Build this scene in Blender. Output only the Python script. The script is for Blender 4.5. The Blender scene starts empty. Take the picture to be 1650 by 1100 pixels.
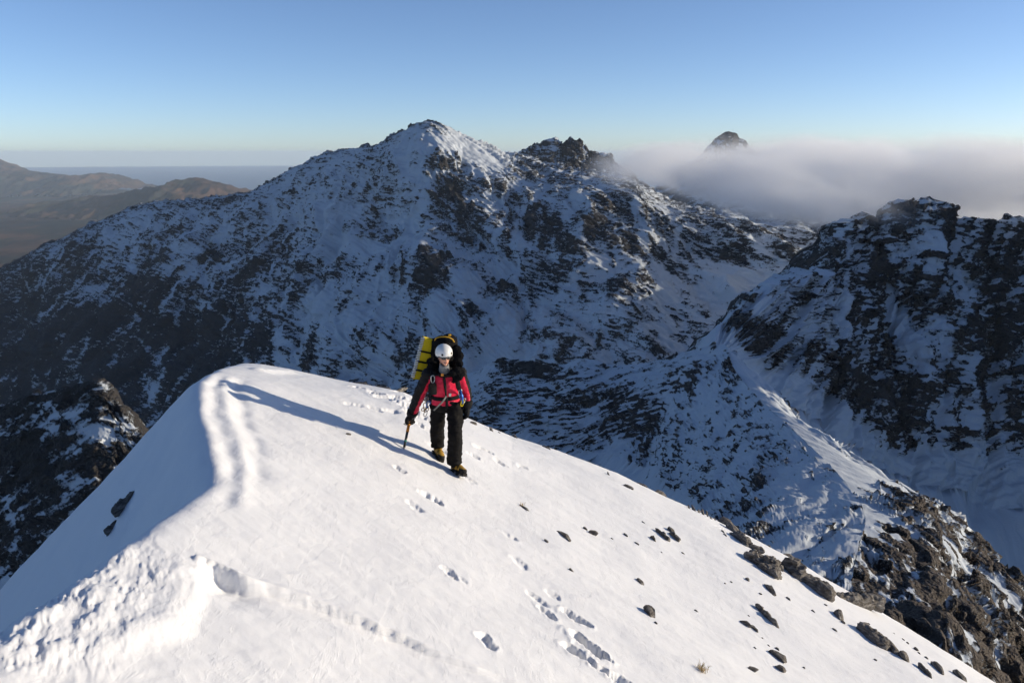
import bpy, bmesh, math, random
import numpy as np
from mathutils import Vector, Matrix, Quaternion

scene = bpy.context.scene
COL = scene.collection
R = math.radians

# ------------------------------------------------------------------ camera
PITCH = 13.3                       # degrees below level
FPX = 1283.0                       # focal length for a 1650 px wide picture (28 mm)
cam_d = bpy.data.cameras.new('camera')
cam_d.lens = 28.0
cam_d.sensor_width = 36.0
cam_d.clip_start = 0.05
cam_d.clip_end = 200000.0
cam = bpy.data.objects.new('camera', cam_d)
cam.rotation_euler = (R(90 - PITCH), 0, 0)
COL.objects.link(cam)
scene.camera = cam

# ------------------------------------------------------------------ sky and sun
SUN_EL = 12.0                      # degrees above the horizon
SUN_AZ = 87.5                      # degrees clockwise from +Y (the view direction)
world = bpy.data.worlds.new('World')
scene.world = world
world.use_nodes = True
wn = world.node_tree
wn.nodes.clear()
sky = wn.nodes.new('ShaderNodeTexSky')
sky.sky_type = 'NISHITA'
sky.sun_disc = False
sky.sun_elevation = R(SUN_EL)
sky.sun_rotation = R(SUN_AZ)
sky.altitude = 3500
sky.air_density = 0.9
sky.dust_density = 5.0
sky.ozone_density = 2.5
bg = wn.nodes.new('ShaderNodeBackground')
bg.inputs['Strength'].default_value = 0.15
wo = wn.nodes.new('ShaderNodeOutputWorld')
tint = wn.nodes.new('ShaderNodeMix')            # white balance of the whole sky
tint.data_type = 'RGBA'; tint.blend_type = 'MULTIPLY'
tint.inputs[0].default_value = 1.0
tint.inputs[7].default_value = (1.0, 0.955, 0.985, 1)
wn.links.new(sky.outputs[0], tint.inputs[6])
wn.links.new(tint.outputs[2], bg.inputs['Color'])
wn.links.new(bg.outputs[0], wo.inputs['Surface'])

sun_d = bpy.data.lights.new('sun', 'SUN')
sun_d.energy = 4.8
sun_d.angle = R(0.53)
sun_d.color = (1.0, 0.87, 0.67)
sun = bpy.data.objects.new('sun', sun_d)
SUN_DIR = Vector((math.sin(R(SUN_AZ)) * math.cos(R(SUN_EL)), math.cos(R(SUN_AZ)) * math.cos(R(SUN_EL)), math.sin(R(SUN_EL))))
sun.rotation_euler = SUN_DIR.to_track_quat('Z', 'Y').to_euler()
COL.objects.link(sun)

scene.view_settings.view_transform = 'Standard'
scene.view_settings.look = 'None'
scene.view_settings.gamma = 1.0
scene.view_settings.exposure = 0.2
scene.cycles.use_denoising = True
scene.cycles.use_adaptive_sampling = True
scene.cycles.adaptive_threshold = 0.04
scene.cycles.max_bounces = 18
scene.cycles.diffuse_bounces = 3
scene.cycles.glossy_bounces = 2
scene.cycles.transmission_bounces = 2
scene.cycles.volume_bounces = 16
scene.cycles.volume_step_rate = 1.0
scene.cycles.volume_max_steps = 256
scene.cycles.caustics_reflective = False
scene.cycles.caustics_refractive = False

# ------------------------------------------------------------------ numbers: rays and noise
_c, _s = math.cos(R(PITCH)), math.sin(R(PITCH))

def ray(px, py):
    u = (px - 825.0) / FPX
    v = (550.0 - py) / FPX
    return np.array([u, _c + v * _s, -_s + v * _c])

def at(px, py, y):
    """World point that the photograph shows at this pixel, y metres ahead."""
    d = ray(px, py)
    return d * (y / d[1])

_rng = np.random.default_rng(11)
_PERM = np.concatenate([_rng.permutation(256)] * 3).astype(np.int32)
_g3 = _rng.normal(size=(256, 3)).astype(np.float32)
_g3 /= np.linalg.norm(_g3, axis=1)[:, None]
_g2a = _rng.uniform(0, 2 * math.pi, 256)
_g2 = np.stack([np.cos(_g2a), np.sin(_g2a)], 1).astype(np.float32)

def _fade(t):
    return t * t * t * (t * (t * 6 - 15) + 10)

def pn2(x, y):
    xf = np.floor(x); yf = np.floor(y)
    xi = xf.astype(np.int64) & 255; yi = yf.astype(np.int64) & 255
    fx = (x - xf).astype(np.float32); fy = (y - yf).astype(np.float32)
    u = _fade(fx); v = _fade(fy)
    def g(i, j, dx, dy):
        h = _PERM[_PERM[(xi + i) & 255] + ((yi + j) & 255)]
        return _g2[h, 0] * dx + _g2[h, 1] * dy
    a = g(0, 0, fx, fy); b = g(1, 0, fx - 1, fy)
    c = g(0, 1, fx, fy - 1); d = g(1, 1, fx - 1, fy - 1)
    a = a + u * (b - a); c = c + u * (d - c)
    return (a + v * (c - a)) * 1.5

def pn3(x, y, z):
    xf = np.floor(x); yf = np.floor(y); zf = np.floor(z)
    xi = xf.astype(np.int64) & 255; yi = yf.astype(np.int64) & 255; zi = zf.astype(np.int64) & 255
    fx = (x - xf).astype(np.float32); fy = (y - yf).astype(np.float32); fz = (z - zf).astype(np.float32)
    u = _fade(fx); v = _fade(fy); w = _fade(fz)
    def g(i, j, k, dx, dy, dz):
        h = _PERM[_PERM[_PERM[(xi + i) & 255] + ((yi + j) & 255)] + ((zi + k) & 255)]
        return _g3[h, 0] * dx + _g3[h, 1] * dy + _g3[h, 2] * dz
    r = []
    for k in (0, 1):
        dz = fz - k
        a = g(0, 0, k, fx, fy, dz); b = g(1, 0, k, fx - 1, fy, dz)
        c = g(0, 1, k, fx, fy - 1, dz); d = g(1, 1, k, fx - 1, fy - 1, dz)
        a = a + u * (b - a); c = c + u * (d - c)
        r.append(a + v * (c - a))
    return (r[0] + w * (r[1] - r[0])) * 1.5

def fbm2(x, y, o=4, gain=0.5, lac=2.03):
    s = 0; a = 1.0
    for i in range(o):
        s = s + a * pn2(x + 17.3 * i, y - 9.1 * i)
        x = x * lac; y = y * lac; a *= gain
    return s

def fbm3(p, o=4, gain=0.5, lac=2.03):
    x, y, z = p[..., 0], p[..., 1], p[..., 2]
    s = 0; a = 1.0
    for i in range(o):
        s = s + a * pn3(x + 13.1 * i, y - 7.7 * i, z + 3.3 * i)
        x = x * lac; y = y * lac; z = z * lac; a *= gain
    return s

def rid2(x, y, o=3):
    s = 0; a = 1.0
    for i in range(o):
        s = s + a * (1 - 2 * np.abs(pn2(x + 5.7 * i, y + 1.9 * i)))
        x = x * 2.1; y = y * 2.1; a *= 0.5
    return s

def facets(p, q, seed=0, tilt=1.0):
    """Flat, tilted cells like the broken faces of rock; about -1..1."""
    rg = np.random.default_rng(900 + seed)
    J = rg.uniform(0.1, 0.9, (64, 64, 2)); H = rg.uniform(-1, 1, (64, 64)); T = rg.normal(0, tilt, (64, 64, 2))
    ip = np.floor(p).astype(np.int64); iq = np.floor(q).astype(np.int64)
    best = np.full(p.shape, 1e9); val = np.zeros(p.shape)
    for di in (-1, 0, 1):
        for dj in (-1, 0, 1):
            a = (ip + di) & 63; b = (iq + dj) & 63
            dx = p - (ip + di + J[a, b, 0]); dy = q - (iq + dj + J[a, b, 1])
            d = dx * dx + dy * dy
            m = d < best
            best = np.where(m, d, best)
            val = np.where(m, 0.55 * H[a, b] + 0.6 * (T[a, b, 0] * dx + T[a, b, 1] * dy), val)
    return val

def sstep(a, b, x):
    t = np.clip((x - a) / (b - a), 0, 1)
    return t * t * (3 - 2 * t)

def polydist(x, y, pts):
    """Distance to a polyline, the side (+ left of travel) and the parameter along it 0..1."""
    best = np.full(x.shape, 1e9); side = np.zeros(x.shape); par = np.zeros(x.shape)
    n = len(pts) - 1
    for i in range(n):
        ax, ay = pts[i][0], pts[i][1]; bx, by = pts[i + 1][0], pts[i + 1][1]
        dx, dy = bx - ax, by - ay
        t = np.clip(((x - ax) * dx + (y - ay) * dy) / (dx * dx + dy * dy + 1e-12), 0, 1)
        d = np.hypot(x - ax - t * dx, y - ay - t * dy)
        m = d < best
        best[m] = d[m]
        side[m] = np.sign(dx * (y - ay) - dy * (x - ax))[m]
        par[m] = ((i + t) / n)[m]
    return best, side, par

def in_poly(x, y, pts):
    ins = np.zeros(x.shape, bool)
    n = len(pts)
    for i in range(n):
        x0, y0 = pts[i][0], pts[i][1]; x1, y1 = pts[(i + 1) % n][0], pts[(i + 1) % n][1]
        if y0 == y1: continue
        c = ((y0 > y) != (y1 > y)) & (x < (x1 - x0) * (y - y0) / (y1 - y0) + x0)
        ins ^= c
    return ins

# ------------------------------------------------------------------ mesh helpers
def tag(o, label=None, cat=None, group=None, kind=None):
    if label: o['label'] = label
    if cat: o['category'] = cat
    if group: o['group'] = group
    if kind: o['kind'] = kind
    return o

def link(name, me, mats=(), parent=None, smooth=True):
    o = bpy.data.objects.new(name, me)
    COL.objects.link(o)
    for m in mats if isinstance(mats, (list, tuple)) else [mats]:
        me.materials.append(m)
    if smooth and len(me.polygons):
        me.polygons.foreach_set('use_smooth', np.ones(len(me.polygons), bool))
    if parent is not None:
        o.parent = parent
    return o

def empty(name, loc=(0, 0, 0)):
    o = bpy.data.objects.new(name, None)
    o.location = loc
    o.empty_display_size = 0.2
    COL.objects.link(o)
    return o

def grid_mesh(name, P):
    """P: rows x columns x 3 -> quad mesh."""
    M, N = P.shape[:2]
    me = bpy.data.meshes.new(name)
    me.vertices.add(M * N)
    me.vertices.foreach_set('co', P.reshape(-1).astype(np.float32))
    i = np.arange((M - 1) * (N - 1))
    r = i // (N - 1); c = i % (N - 1)
    a = r * N + c
    q = np.stack([a, a + 1, a + 1 + N, a + N], 1).astype(np.int32)
    me.loops.add(q.size)
    me.loops.foreach_set('vertex_index', q.reshape(-1))
    me.polygons.add(len(q))
    me.polygons.foreach_set('loop_start', np.arange(0, q.size, 4, dtype=np.int32))
    me.polygons.foreach_set('loop_total', np.full(len(q), 4, np.int32))
    me.update()
    me.validate()
    return me

def grid_normals(P):
    du = np.gradient(P, axis=1); dv = np.gradient(P, axis=0)
    n = np.cross(du, dv)
    n /= np.linalg.norm(n, axis=2, keepdims=True) + 1e-9
    n[n[..., 2] < 0] *= -1
    return n

def add_attr(me, name, arr):
    a = me.attributes.new(name, 'FLOAT', 'POINT')
    a.data.foreach_set('value', arr.reshape(-1).astype(np.float32))

def catmull(pts, n):
    """n points along a Catmull-Rom curve through pts, evenly spread over the control points."""
    p = np.asarray(pts, float)
    p = np.vstack([2 * p[0] - p[1], p, 2 * p[-1] - p[-2]])
    u = np.linspace(0, len(pts) - 1 - 1e-6, n)
    i = u.astype(int); t = (u - i)[:, None]
    a, b, c, d = p[i], p[i + 1], p[i + 2], p[i + 3]
    return 0.5 * (2 * b + (c - a) * t + (2 * a - 5 * b + 4 * c - d) * t ** 2 + (3 * b - 3 * c + d - a) * t ** 3)

def loft(rails, rows, cols):
    """rails: lists of the same number of world points; rows: rows between consecutive rails."""
    cs = [catmull(r, cols) for r in rails]
    out = []
    for k in range(len(cs) - 1):
        t = np.linspace(0, 1, rows[k] + 1)[(0 if k == 0 else 1):, None, None]
        out.append(cs[k][None] * (1 - t) + cs[k + 1][None] * t)
    return np.concatenate(out, 0)

def arcs(P):
    """Metres along the rows and down the columns of a loft."""
    s = np.zeros(P.shape[:2]); t = np.zeros(P.shape[:2])
    s[:, 1:] = np.cumsum(np.linalg.norm(np.diff(P, axis=1), axis=2), 1)
    t[1:] = np.cumsum(np.linalg.norm(np.diff(P, axis=0), axis=2), 0)
    s = s - s[:, [s.shape[1] // 2]]
    return s, t

def blobs(P, items):
    """Sum of soft patches on a surface; items: (pixel x, pixel y, half width px, half height px, amount).
    The patch sits on the surface point seen there and is sized in metres for that distance."""
    v = np.zeros(P.shape[:2])
    t = P[..., 1] * _c - P[..., 2] * _s
    px = 825 + FPX * P[..., 0] / np.maximum(t, 1); py = 550 - FPX * (P[..., 1] * _s + P[..., 2] * _c) / np.maximum(t, 1)
    for x, y, rx, ry, a in items:
        e = np.hypot(px - x, py - y) + (t < 1) * 1e6
        near = e < max(3.0, e.min() * 1.5)
        k = np.argmin(np.where(near, t, 1e9))
        c = P.reshape(-1, 3)[k]; m = t.reshape(-1)[k] / FPX
        v += a * np.exp(-((P[..., 0] - c[0]) / (rx * m)) ** 2 - ((P[..., 2] - c[2]) / (ry * m)) ** 2 - ((P[..., 1] - c[1]) / (max(rx, 3 * ry) * m)) ** 2)
    return v

# ------------------------------------------------------------------ materials
def new_mat(name):
    m = bpy.data.materials.new(name)
    m.use_nodes = True
    nt = m.node_tree
    nt.nodes.clear()
    out = nt.nodes.new('ShaderNodeOutputMaterial')
    return m, nt, out

class NT:
    def __init__(s, nt): s.nt = nt
    def n(s, t, **kw):
        nd = s.nt.nodes.new(t)
        for k, v in kw.items():
            if k.startswith('i_'):
                nd.inputs[k[2:].replace('_', ' ')].default_value = v
            else:
                setattr(nd, k, v)
        return nd
    def l(s, a, b): s.nt.links.new(a, b)
    def math(s, op, a, b=None, clamp=False):
        nd = s.nt.nodes.new('ShaderNodeMath'); nd.operation = op; nd.use_clamp = clamp
        for i, v in enumerate((a, b)):
            if v is None: continue
            if isinstance(v, (int, float)): nd.inputs[i].default_value = v
            else: s.l(v, nd.inputs[i])
        return nd.outputs[0]
    def noise(s, co, scale, detail=4, rough=0.55, dist=0.0):
        nd = s.n('ShaderNodeTexNoise'); nd.inputs['Scale'].default_value = scale
        nd.inputs['Detail'].default_value = detail; nd.inputs['Roughness'].default_value = rough
        nd.inputs['Distortion'].default_value = dist
        s.l(co, nd.inputs['Vector']); return nd.outputs[0]
    def ramp(s, fac, stops):
        nd = s.n('ShaderNodeValToRGB')
        e = nd.color_ramp.elements
        while len(e) < len(stops): e.new(0.5)
        for k, (p, c) in enumerate(stops):
            e[k].position = p; e[k].color = (*c, 1) if len(c) == 3 else c
        s.l(fac, nd.inputs[0]); return nd.outputs[0]
    def mix(s, fac, a, b):
        nd = s.n('ShaderNodeMix', data_type='RGBA')
        for sock, v in ((nd.inputs[0], fac), (nd.inputs[6], a), (nd.inputs[7], b)):
            if isinstance(v, (int, float)): sock.default_value = v
            elif isinstance(v, tuple): sock.default_value = (*v, 1)
            else: s.l(v, sock)
        return nd.outputs[2]
    def mapping(s, scale=(1, 1, 1), rot=(0, 0, 0)):
        tc = s.n('ShaderNodeTexCoord'); mp = s.n('ShaderNodeMapping')
        mp.inputs['Scale'].default_value = scale; mp.inputs['Rotation'].default_value = rot
        s.l(tc.outputs['Object'], mp.inputs[0]); return mp.outputs[0]

SNOW_DARKENED = (0.50, 0.54, 0.58)          # mountain snow, its colour darkened and blued to deepen the shade

def mat_mountain(name, fine, bump_h, rock_a, rock_b, snow=SNOW_DARKENED, strata=(0.0, 0.0), stretch=(1, 1, 1), k=0.55, sharp=0.07):
    """Snow over rock. 'rock' on the vertices says where the rock stands out; fine noise breaks up the edge."""
    m, nt, out = new_mat(name)
    q = NT(nt)
    att = q.n('ShaderNodeAttribute'); att.attribute_name = 'rock'
    co = q.mapping((1, 1, 1))
    cs = q.mapping(stretch, (0, strata[0], strata[1]))
    n1 = q.noise(cs, fine, 6, 0.62)
    n2 = q.noise(co, fine * 4.3, 4, 0.6)
    a = q.math('ADD', q.math('MULTIPLY', q.math('SUBTRACT', n1, 0.5), k * 2), q.math('MULTIPLY', q.math('SUBTRACT', n2, 0.5), k * 1.1))
    r = q.math('ADD', att.outputs['Fac'], a)
    mr = q.n('ShaderNodeMapRange', interpolation_type='SMOOTHSTEP')
    q.l(r, mr.inputs[0]); mr.inputs[1].default_value = 0.5 - sharp; mr.inputs[2].default_value = 0.5 + sharp
    rk = mr.outputs[0]
    cn = q.noise(co, fine * 1.3, 5, 0.6)
    vo = q.n('ShaderNodeTexVoronoi', feature='F1', distance='MANHATTAN'); vo.inputs['Scale'].default_value = fine * 3.0; q.l(cs, vo.inputs['Vector'])
    rg = q.n('ShaderNodeTexNoise', noise_type='RIDGED_MULTIFRACTAL'); rg.inputs['Scale'].default_value = fine * 2.2; rg.inputs['Detail'].default_value = 5; q.l(cs, rg.inputs['Vector'])
    rc = q.mix(cn, rock_a, rock_b)
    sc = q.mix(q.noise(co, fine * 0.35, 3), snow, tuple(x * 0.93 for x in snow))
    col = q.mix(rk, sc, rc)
    b = q.n('ShaderNodeBsdfPrincipled')
    q.l(col, b.inputs['Base Color'])
    b.inputs['Roughness'].default_value = 0.75
    b.inputs['Specular IOR Level'].default_value = 0.15
    rel = q.math('ADD', q.math('MULTIPLY', vo.outputs['Distance'], 0.9), q.math('ADD', q.math('MULTIPLY', rg.outputs[0], 0.35), q.math('MULTIPLY', n2, 0.5)))
    hgt = q.math('ADD', q.math('MULTIPLY', rel, q.math('ADD', q.math('MULTIPLY', rk, 1.0), 0.07)), q.math('MULTIPLY', rk, 0.35))
    bp = q.n('ShaderNodeBump'); bp.inputs['Strength'].default_value = 0.9; bp.inputs['Distance'].default_value = bump_h
    q.l(hgt, bp.inputs['Height']); q.l(bp.outputs[0], b.inputs['Normal'])
    q.l(b.outputs[0], out.inputs[0])
    return m

def simple(name, col, rough=0.6, spec=0.3, metal=0.0, var=0.12, scale=30, bump=0.0, bscale=120):
    """Plain stuff with a little uneven tone and fine relief."""
    m, nt, out = new_mat(name)
    q = NT(nt)
    co = q.mapping()
    n = q.noise(co, scale, 4)
    c = q.mix(n, tuple(x * (1 - var) for x in col), tuple(min(1, x * (1 + var)) for x in col))
    b = q.n('ShaderNodeBsdfPrincipled')
    q.l(c, b.inputs['Base Color'])
    b.inputs['Roughness'].default_value = rough
    b.inputs['Specular IOR Level'].default_value = spec
    b.inputs['Metallic'].default_value = metal
    if bump:
        bp = q.n('ShaderNodeBump'); bp.inputs['Distance'].default_value = bump; bp.inputs['Strength'].default_value = 0.8
        q.l(q.noise(co, bscale, 4), bp.inputs['Height']); q.l(bp.outputs[0], b.inputs['Normal'])
    q.l(b.outputs[0], out.inputs[0])
    return m

def mat_near_snow():
    m, nt, out = new_mat('wind_packed_snow')
    q = NT(nt)
    att = q.n('ShaderNodeAttribute'); att.attribute_name = 'rock'
    co = q.mapping()
    cs = q.mapping((1.0, 0.28, 1.0), (0, 0, R(18)))
    n1 = q.noise(cs, 5.0, 6, 0.62)
    n2 = q.noise(co, 55.0, 4, 0.6)
    n3 = q.noise(co, 260.0, 2, 0.6)
    col = q.mix(n1, (0.77, 0.77, 0.775), (0.71, 0.715, 0.73))
    r = q.math('ADD', att.outputs['Fac'], q.math('MULTIPLY', q.math('SUBTRACT', q.noise(co, 14.0, 5, 0.65), 0.5), 0.9))
    mr = q.n('ShaderNodeMapRange', interpolation_type='SMOOTHSTEP')
    q.l(r, mr.inputs[0]); mr.inputs[1].default_value = 0.45; mr.inputs[2].default_value = 0.55
    rc = q.mix(q.noise(co, 22.0, 4), (0.045, 0.038, 0.032), (0.13, 0.10, 0.075))
    col = q.mix(mr.outputs[0], col, rc)
    b = q.n('ShaderNodeBsdfPrincipled')
    q.l(col, b.inputs['Base Color'])
    b.inputs['Roughness'].default_value = 0.6
    b.inputs['Specular IOR Level'].default_value = 0.22
    cr = q.mapping((1.0, 0.35, 1.0), (0, 0, R(-40)))
    plate = q.ramp(q.noise(cr, 2.6, 7, 0.62, 0.6), [(0.47, (0, 0, 0)), (0.50, (1, 1, 1))])
    plate2 = q.ramp(q.noise(cs, 6.5, 6, 0.66, 0.4), [(0.54, (0, 0, 0)), (0.565, (1, 1, 1))])
    n1 = q.math('ADD', n1, q.math('ADD', q.math('MULTIPLY', plate, 0.30), q.math('MULTIPLY', plate2, 0.22)))
    h = q.math('ADD', q.math('MULTIPLY', n1, 0.7), q.math('ADD', q.math('MULTIPLY', n2, 0.20), q.math('MULTIPLY', n3, 0.09)))
    bp = q.n('ShaderNodeBump'); bp.inputs['Distance'].default_value = 0.010; bp.inputs['Strength'].default_value = 0.5
    q.l(h, bp.inputs['Height']); q.l(bp.outputs[0], b.inputs['Normal'])
    q.l(b.outputs[0], out.inputs[0])
    return m

# ================================================================== THE SETTING
# ------------------------------------------------------------------ near snow ridge
NH, NGY, NGX = 2.45, 0.205, 0.442        # height of the lens above the slope, fall ahead, fall to the right

def plane_hit(px, py):
    d = ray(px, py)
    return d * (NH / (-d[2] - NGY * d[1] - NGX * d[0]))

CREST = [plane_hit(*p)[:2] for p in ((342, 586), (316, 606), (314, 640), (322, 680), (333, 725), (342, 768), (296, 803), (232, 850), (170, 890), (120, 925), (55, 965), (0, 1003))]
CREST = [np.array([CREST[0][0] - 2.5, CREST[0][1] + 9.0]), np.array([CREST[0][0] - 0.6, CREST[0][1] + 2.6])] + CREST + [np.array([CREST[-1][0] + 0.1, CREST[-1][1] - 2.0]), np.array([CREST[-1][0] + 0.5, -8.0])]
SCOOP = [plane_hit(*p)[:2] for p in ((-40, 1075), (60, 1056), (140, 1040), (215, 1020), (262, 998), (283, 962), (296, 930), (322, 903), (352, 914), (385, 931), (430, 945), (500, 966), (600, 1006), (700, 1050), (820, 1096), (900, 1130))]
LIPS = [
    ([plane_hit(*p)[:2] for p in ((352, 588), (332, 612), (326, 650), (336, 700), (346, 740), (350, 775))], 0.012, 0.06),
    ([plane_hit(*p)[:2] for p in ((378, 590), (360, 625), (366, 662), (384, 710), (398, 755), (394, 800), (374, 840))], 0.016, 0.06),
    ([plane_hit(*p)[:2] for p in ((398, 585), (425, 591), (452, 592), (480, 598))], 0.05, 0.12),
]
TROUGHS = [
    ([plane_hit(*p)[:2] for p in ((362, 592), (344, 620), (342, 655), (354, 700), (366, 740), (372, 790), (360, 840))], 0.026, 0.07),
    ([plane_hit(*p)[:2] for p in ((392, 600), (380, 630), (386, 664), (402, 702), (420, 740), (414, 790))], 0.036, 0.085),
]
PRINTS = [  # start and end pixel of each print, half width in metres, depth in metres
    ((908, 980), (946, 1004), 0.050, 0.075), ((925, 1022), (972, 1058), 0.065, 0.10), ((912, 1040), (950, 1066), 0.055, 0.08),
    ((955, 1070), (975, 1082), 0.05, 0.06), ((985, 1088), (1010, 1104), 0.05, 0.07), ((868, 972), (894, 996), 0.045, 0.05), ((880, 950), (898, 962), 0.035, 0.022),
    ((852, 950), (880, 972), 0.04, 0.025), ((776, 1026), (796, 1050), 0.035, 0.04), ((716, 915), (734, 932), 0.04, 0.035), ((738, 928), (752, 938), 0.03, 0.02),
    ((682, 797), (706, 812), 0.06, 0.055), ((662, 810), (676, 826), 0.05, 0.025), ((636, 760), (650, 768), 0.05, 0.035),
    ((768, 745), (790, 753), 0.06, 0.045), ((757, 753), (770, 758), 0.05, 0.04), ((798, 762), (812, 770), 0.05, 0.045), ((836, 771), (846, 775), 0.05, 0.04),
    ((612, 664), (628, 670), 0.10, 0.06), ((600, 654), (612, 660), 0.09, 0.05), ((634, 668), (656, 676), 0.10, 0.06), ((646, 682), (668, 692), 0.10, 0.06),
    ((664, 696), (690, 706), 0.10, 0.06), ((620, 686), (640, 692), 0.08, 0.04), ((600, 680), (612, 684), 0.08, 0.03), ((676, 712), (694, 722), 0.08, 0.05),
    ((575, 640), (590, 646), 0.09, 0.04), ((640, 655), (660, 664), 0.08, 0.05), ((812, 858), (826, 870), 0.05, 0.022), ((745, 775), (764, 792), 0.05, 0.02),
    ((830, 900), (846, 915), 0.05, 0.02), ((560, 668), (580, 674), 0.07, 0.025), ((700, 740), (716, 748), 0.07, 0.03),
]
PRINTS_G = [(plane_hit(*a)[:2], plane_hit(*b)[:2], w, d) for a, b, w, d in PRINTS]
_AZ = np.radians([-70, -45, -30, -24, -18, -8, 0, 8, 16, 22, 28, 34, 45, 80])
_R0 = np.array([8.0, 8.0, 8.0, 8.6, 10.0, 11.0, 11.5, 11.8, 11.0, 10.4, 9.4, 8.4, 7.5, 7.0])
_CORR = np.zeros(len(_AZ))

def near_base(x, y):
    x = np.asarray(x, float); y = np.asarray(y, float)
    r = np.hypot(x, y) + 1e-6
    az = np.arctan2(x, np.maximum(y, -0.5))
    z = -NH - NGY * y - NGX * x + 0.75 * np.exp(-(r / 1.5) ** 2)
    # roll-over at the far edge, then the hidden flank
    q = np.maximum(0, r - np.interp(az, _AZ, _R0))
    k = 0.026
    z = z - np.where(q < 22, k * q * q, k * 484 + 2 * k * 22 * (q - 22) * 0.9)
    z = z + np.interp(az, _AZ, _CORR) * r * sstep(7.0, 13.0, r)
    # left flank below the crest
    d, side, par = polydist(x, y, CREST)
    dl = np.where(in_poly(x, y, CREST + [(-400.0, -8.0), (-400.0, 300.0), (CREST[0][0], 300.0)]), d, -d)      # the drop lies left of the crest
    w = 0.055
    drop = w * np.logaddexp(0, dl / w)
    z = z - 1.42 * drop - 0.05 * np.maximum(0, drop - 1.5) ** 2
    return z, r, dl

def near_z(x, y, full=True):
    x = np.asarray(x, float); y = np.asarray(y, float)
    z, r, dl = near_base(x, y)
    if not full:
        return z
    land = sstep(0.35, -0.25, dl)
    z = z + 0.045 * fbm2(x / 2.2, y / 2.2, 3) * sstep(1.5, 4, r)
    # wind-scoured scoop in front of the lens
    jx = x + 0.022 * fbm2(x * 3.1, y * 3.1, 4); jy = y + 0.022 * fbm2(x * 3.1 + 50, y * 3.1, 4)
    inside = in_poly(jx, jy, SCOOP + [(SCOOP[-1][0] + 2.0, -6.0), (SCOOP[0][0] - 0.5, -6.0)])
    dL, _, pL = polydist(jx, jy, SCOOP[:8]); dR, _, pR = polydist(jx, jy, SCOOP[7:])
    aL = 0.065 * sstep(0.10, 0.75, pL); aR = 0.165 * (1 - 0.60 * sstep(0.12, 0.45, pR)) * (1 - sstep(0.60, 1.0, pR))
    dep = np.maximum(aL * np.exp(-dL / 0.50), aR * np.exp(-dR / 0.34)) * sstep(0.0, 1.0, np.minimum(dL / 0.17, dR / (0.035 + 0.012 * fbm2(x * 2, y * 2, 2))))
    z = z - np.where(inside, dep, 0)
    z = z + 0.25 * np.maximum(aL * np.exp(-(dL / 0.12) ** 2), aR * np.exp(-(dR / 0.05) ** 2)) * (1 + 0.3 * fbm2(x * 6, y * 6, 3))
    # wind lips and pits along the crest
    kx = x + 0.030 * fbm2(x * 1.7 + 9, y * 1.7, 2); ky = y + 0.030 * fbm2(x * 1.7, y * 1.7 + 31, 2)
    for pts, h, w in LIPS:
        d, side, par = polydist(kx, ky, pts)
        e = sstep(0, 0.2, np.minimum(par, 1 - par))
        z = z + h * e * np.exp(-(d / w) ** 2) * (1 + 0.25 * pn2(par * 9, d * 0 + 3.0))
    for pts, h, w in TROUGHS:
        d, side, par = polydist(kx, ky, pts)
        e = sstep(0, 0.2, np.minimum(par, 1 - par))
        z = z - h * e * np.exp(-(d / w) ** 2) * np.clip(0.7 + 1.3 * pn2(par * 9 + 4.4, side * d * 3.0), 0, 2)
    # broken lumps along the lower crest
    d, side, par = polydist(x, y, CREST[8:14])
    dd = np.where(side < 0, -d, d)
    lump = sstep(0.75, 0.1, dd) * sstep(-0.45, 0.0, dd) * sstep(5.0, 4.0, y)
    nz = fbm2(x * 5.5 + y * 1.6, y * 2.8, 5, 0.6)
    z = z + lump * 0.022 * np.sign(nz) * np.abs(nz) ** 0.7
    # footprints
    for a, b, w, dep in PRINTS_G:
        a = np.asarray(a); b = np.asarray(b)
        L = np.linalg.norm(b - a); ax = (b - a) / max(L, 1e-6); c = (a + b) / 2
        m = (np.abs(x - c[0]) < L + 0.6) & (np.abs(y - c[1]) < L + 0.6)
        if not m.any():
            continue
        xx = x[m] - c[0]; yy = y[m] - c[1]
        jit = w * (0.75 * fbm2(x[m] * 6.5, y[m] * 6.5, 3) + 0.30 * fbm2(x[m] * 24, y[m] * 24, 2))
        u = np.maximum(0, np.abs(xx * ax[0] + yy * ax[1]) - L / 2 * 0.75)
        v = np.abs(-xx * ax[1] + yy * ax[0])
        e = np.hypot(u, v) + jit
        z[m] += -dep * sstep(w * 1.45, w * 0.35, e) * (1 + 0.35 * fbm2(x[m] * 14, y[m] * 14, 2)) + 0.14 * dep * np.exp(-((e - w * 1.55) / (w * 0.5)) ** 2)
    # sastrugi and crust
    a_ = R(-32)
    p = x * math.cos(a_) + y * math.sin(a_); qq = -x * math.sin(a_) + y * math.cos(a_)
    z = z + land * (0.008 * fbm2(p * 0.8, qq * 3.6, 4) + 0.0025 * fbm2(x * 9, y * 9, 3))
    z = z + (1 - land) * (0.03 * fbm2(x * 1.6, y * 0.7, 3))
    return z

def near_hit(px, py, full=True):
    """First point of the near snow along the ray of a pixel."""
    d = ray(px, py); d = d / d[1]
    ys = np.concatenate([np.arange(1.5, 30, 0.02)])
    zz = near_z(d[0] * ys, ys, full)
    below = np.nonzero(d[2] * ys <= zz)[0]
    i = below[0] if len(below) else int(np.argmin(d[2] * ys - zz))
    y = ys[i]
    return np.array([d[0] * y, y, float(near_z(np.array([d[0] * y]), np.array([y]), full)[0])])

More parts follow.
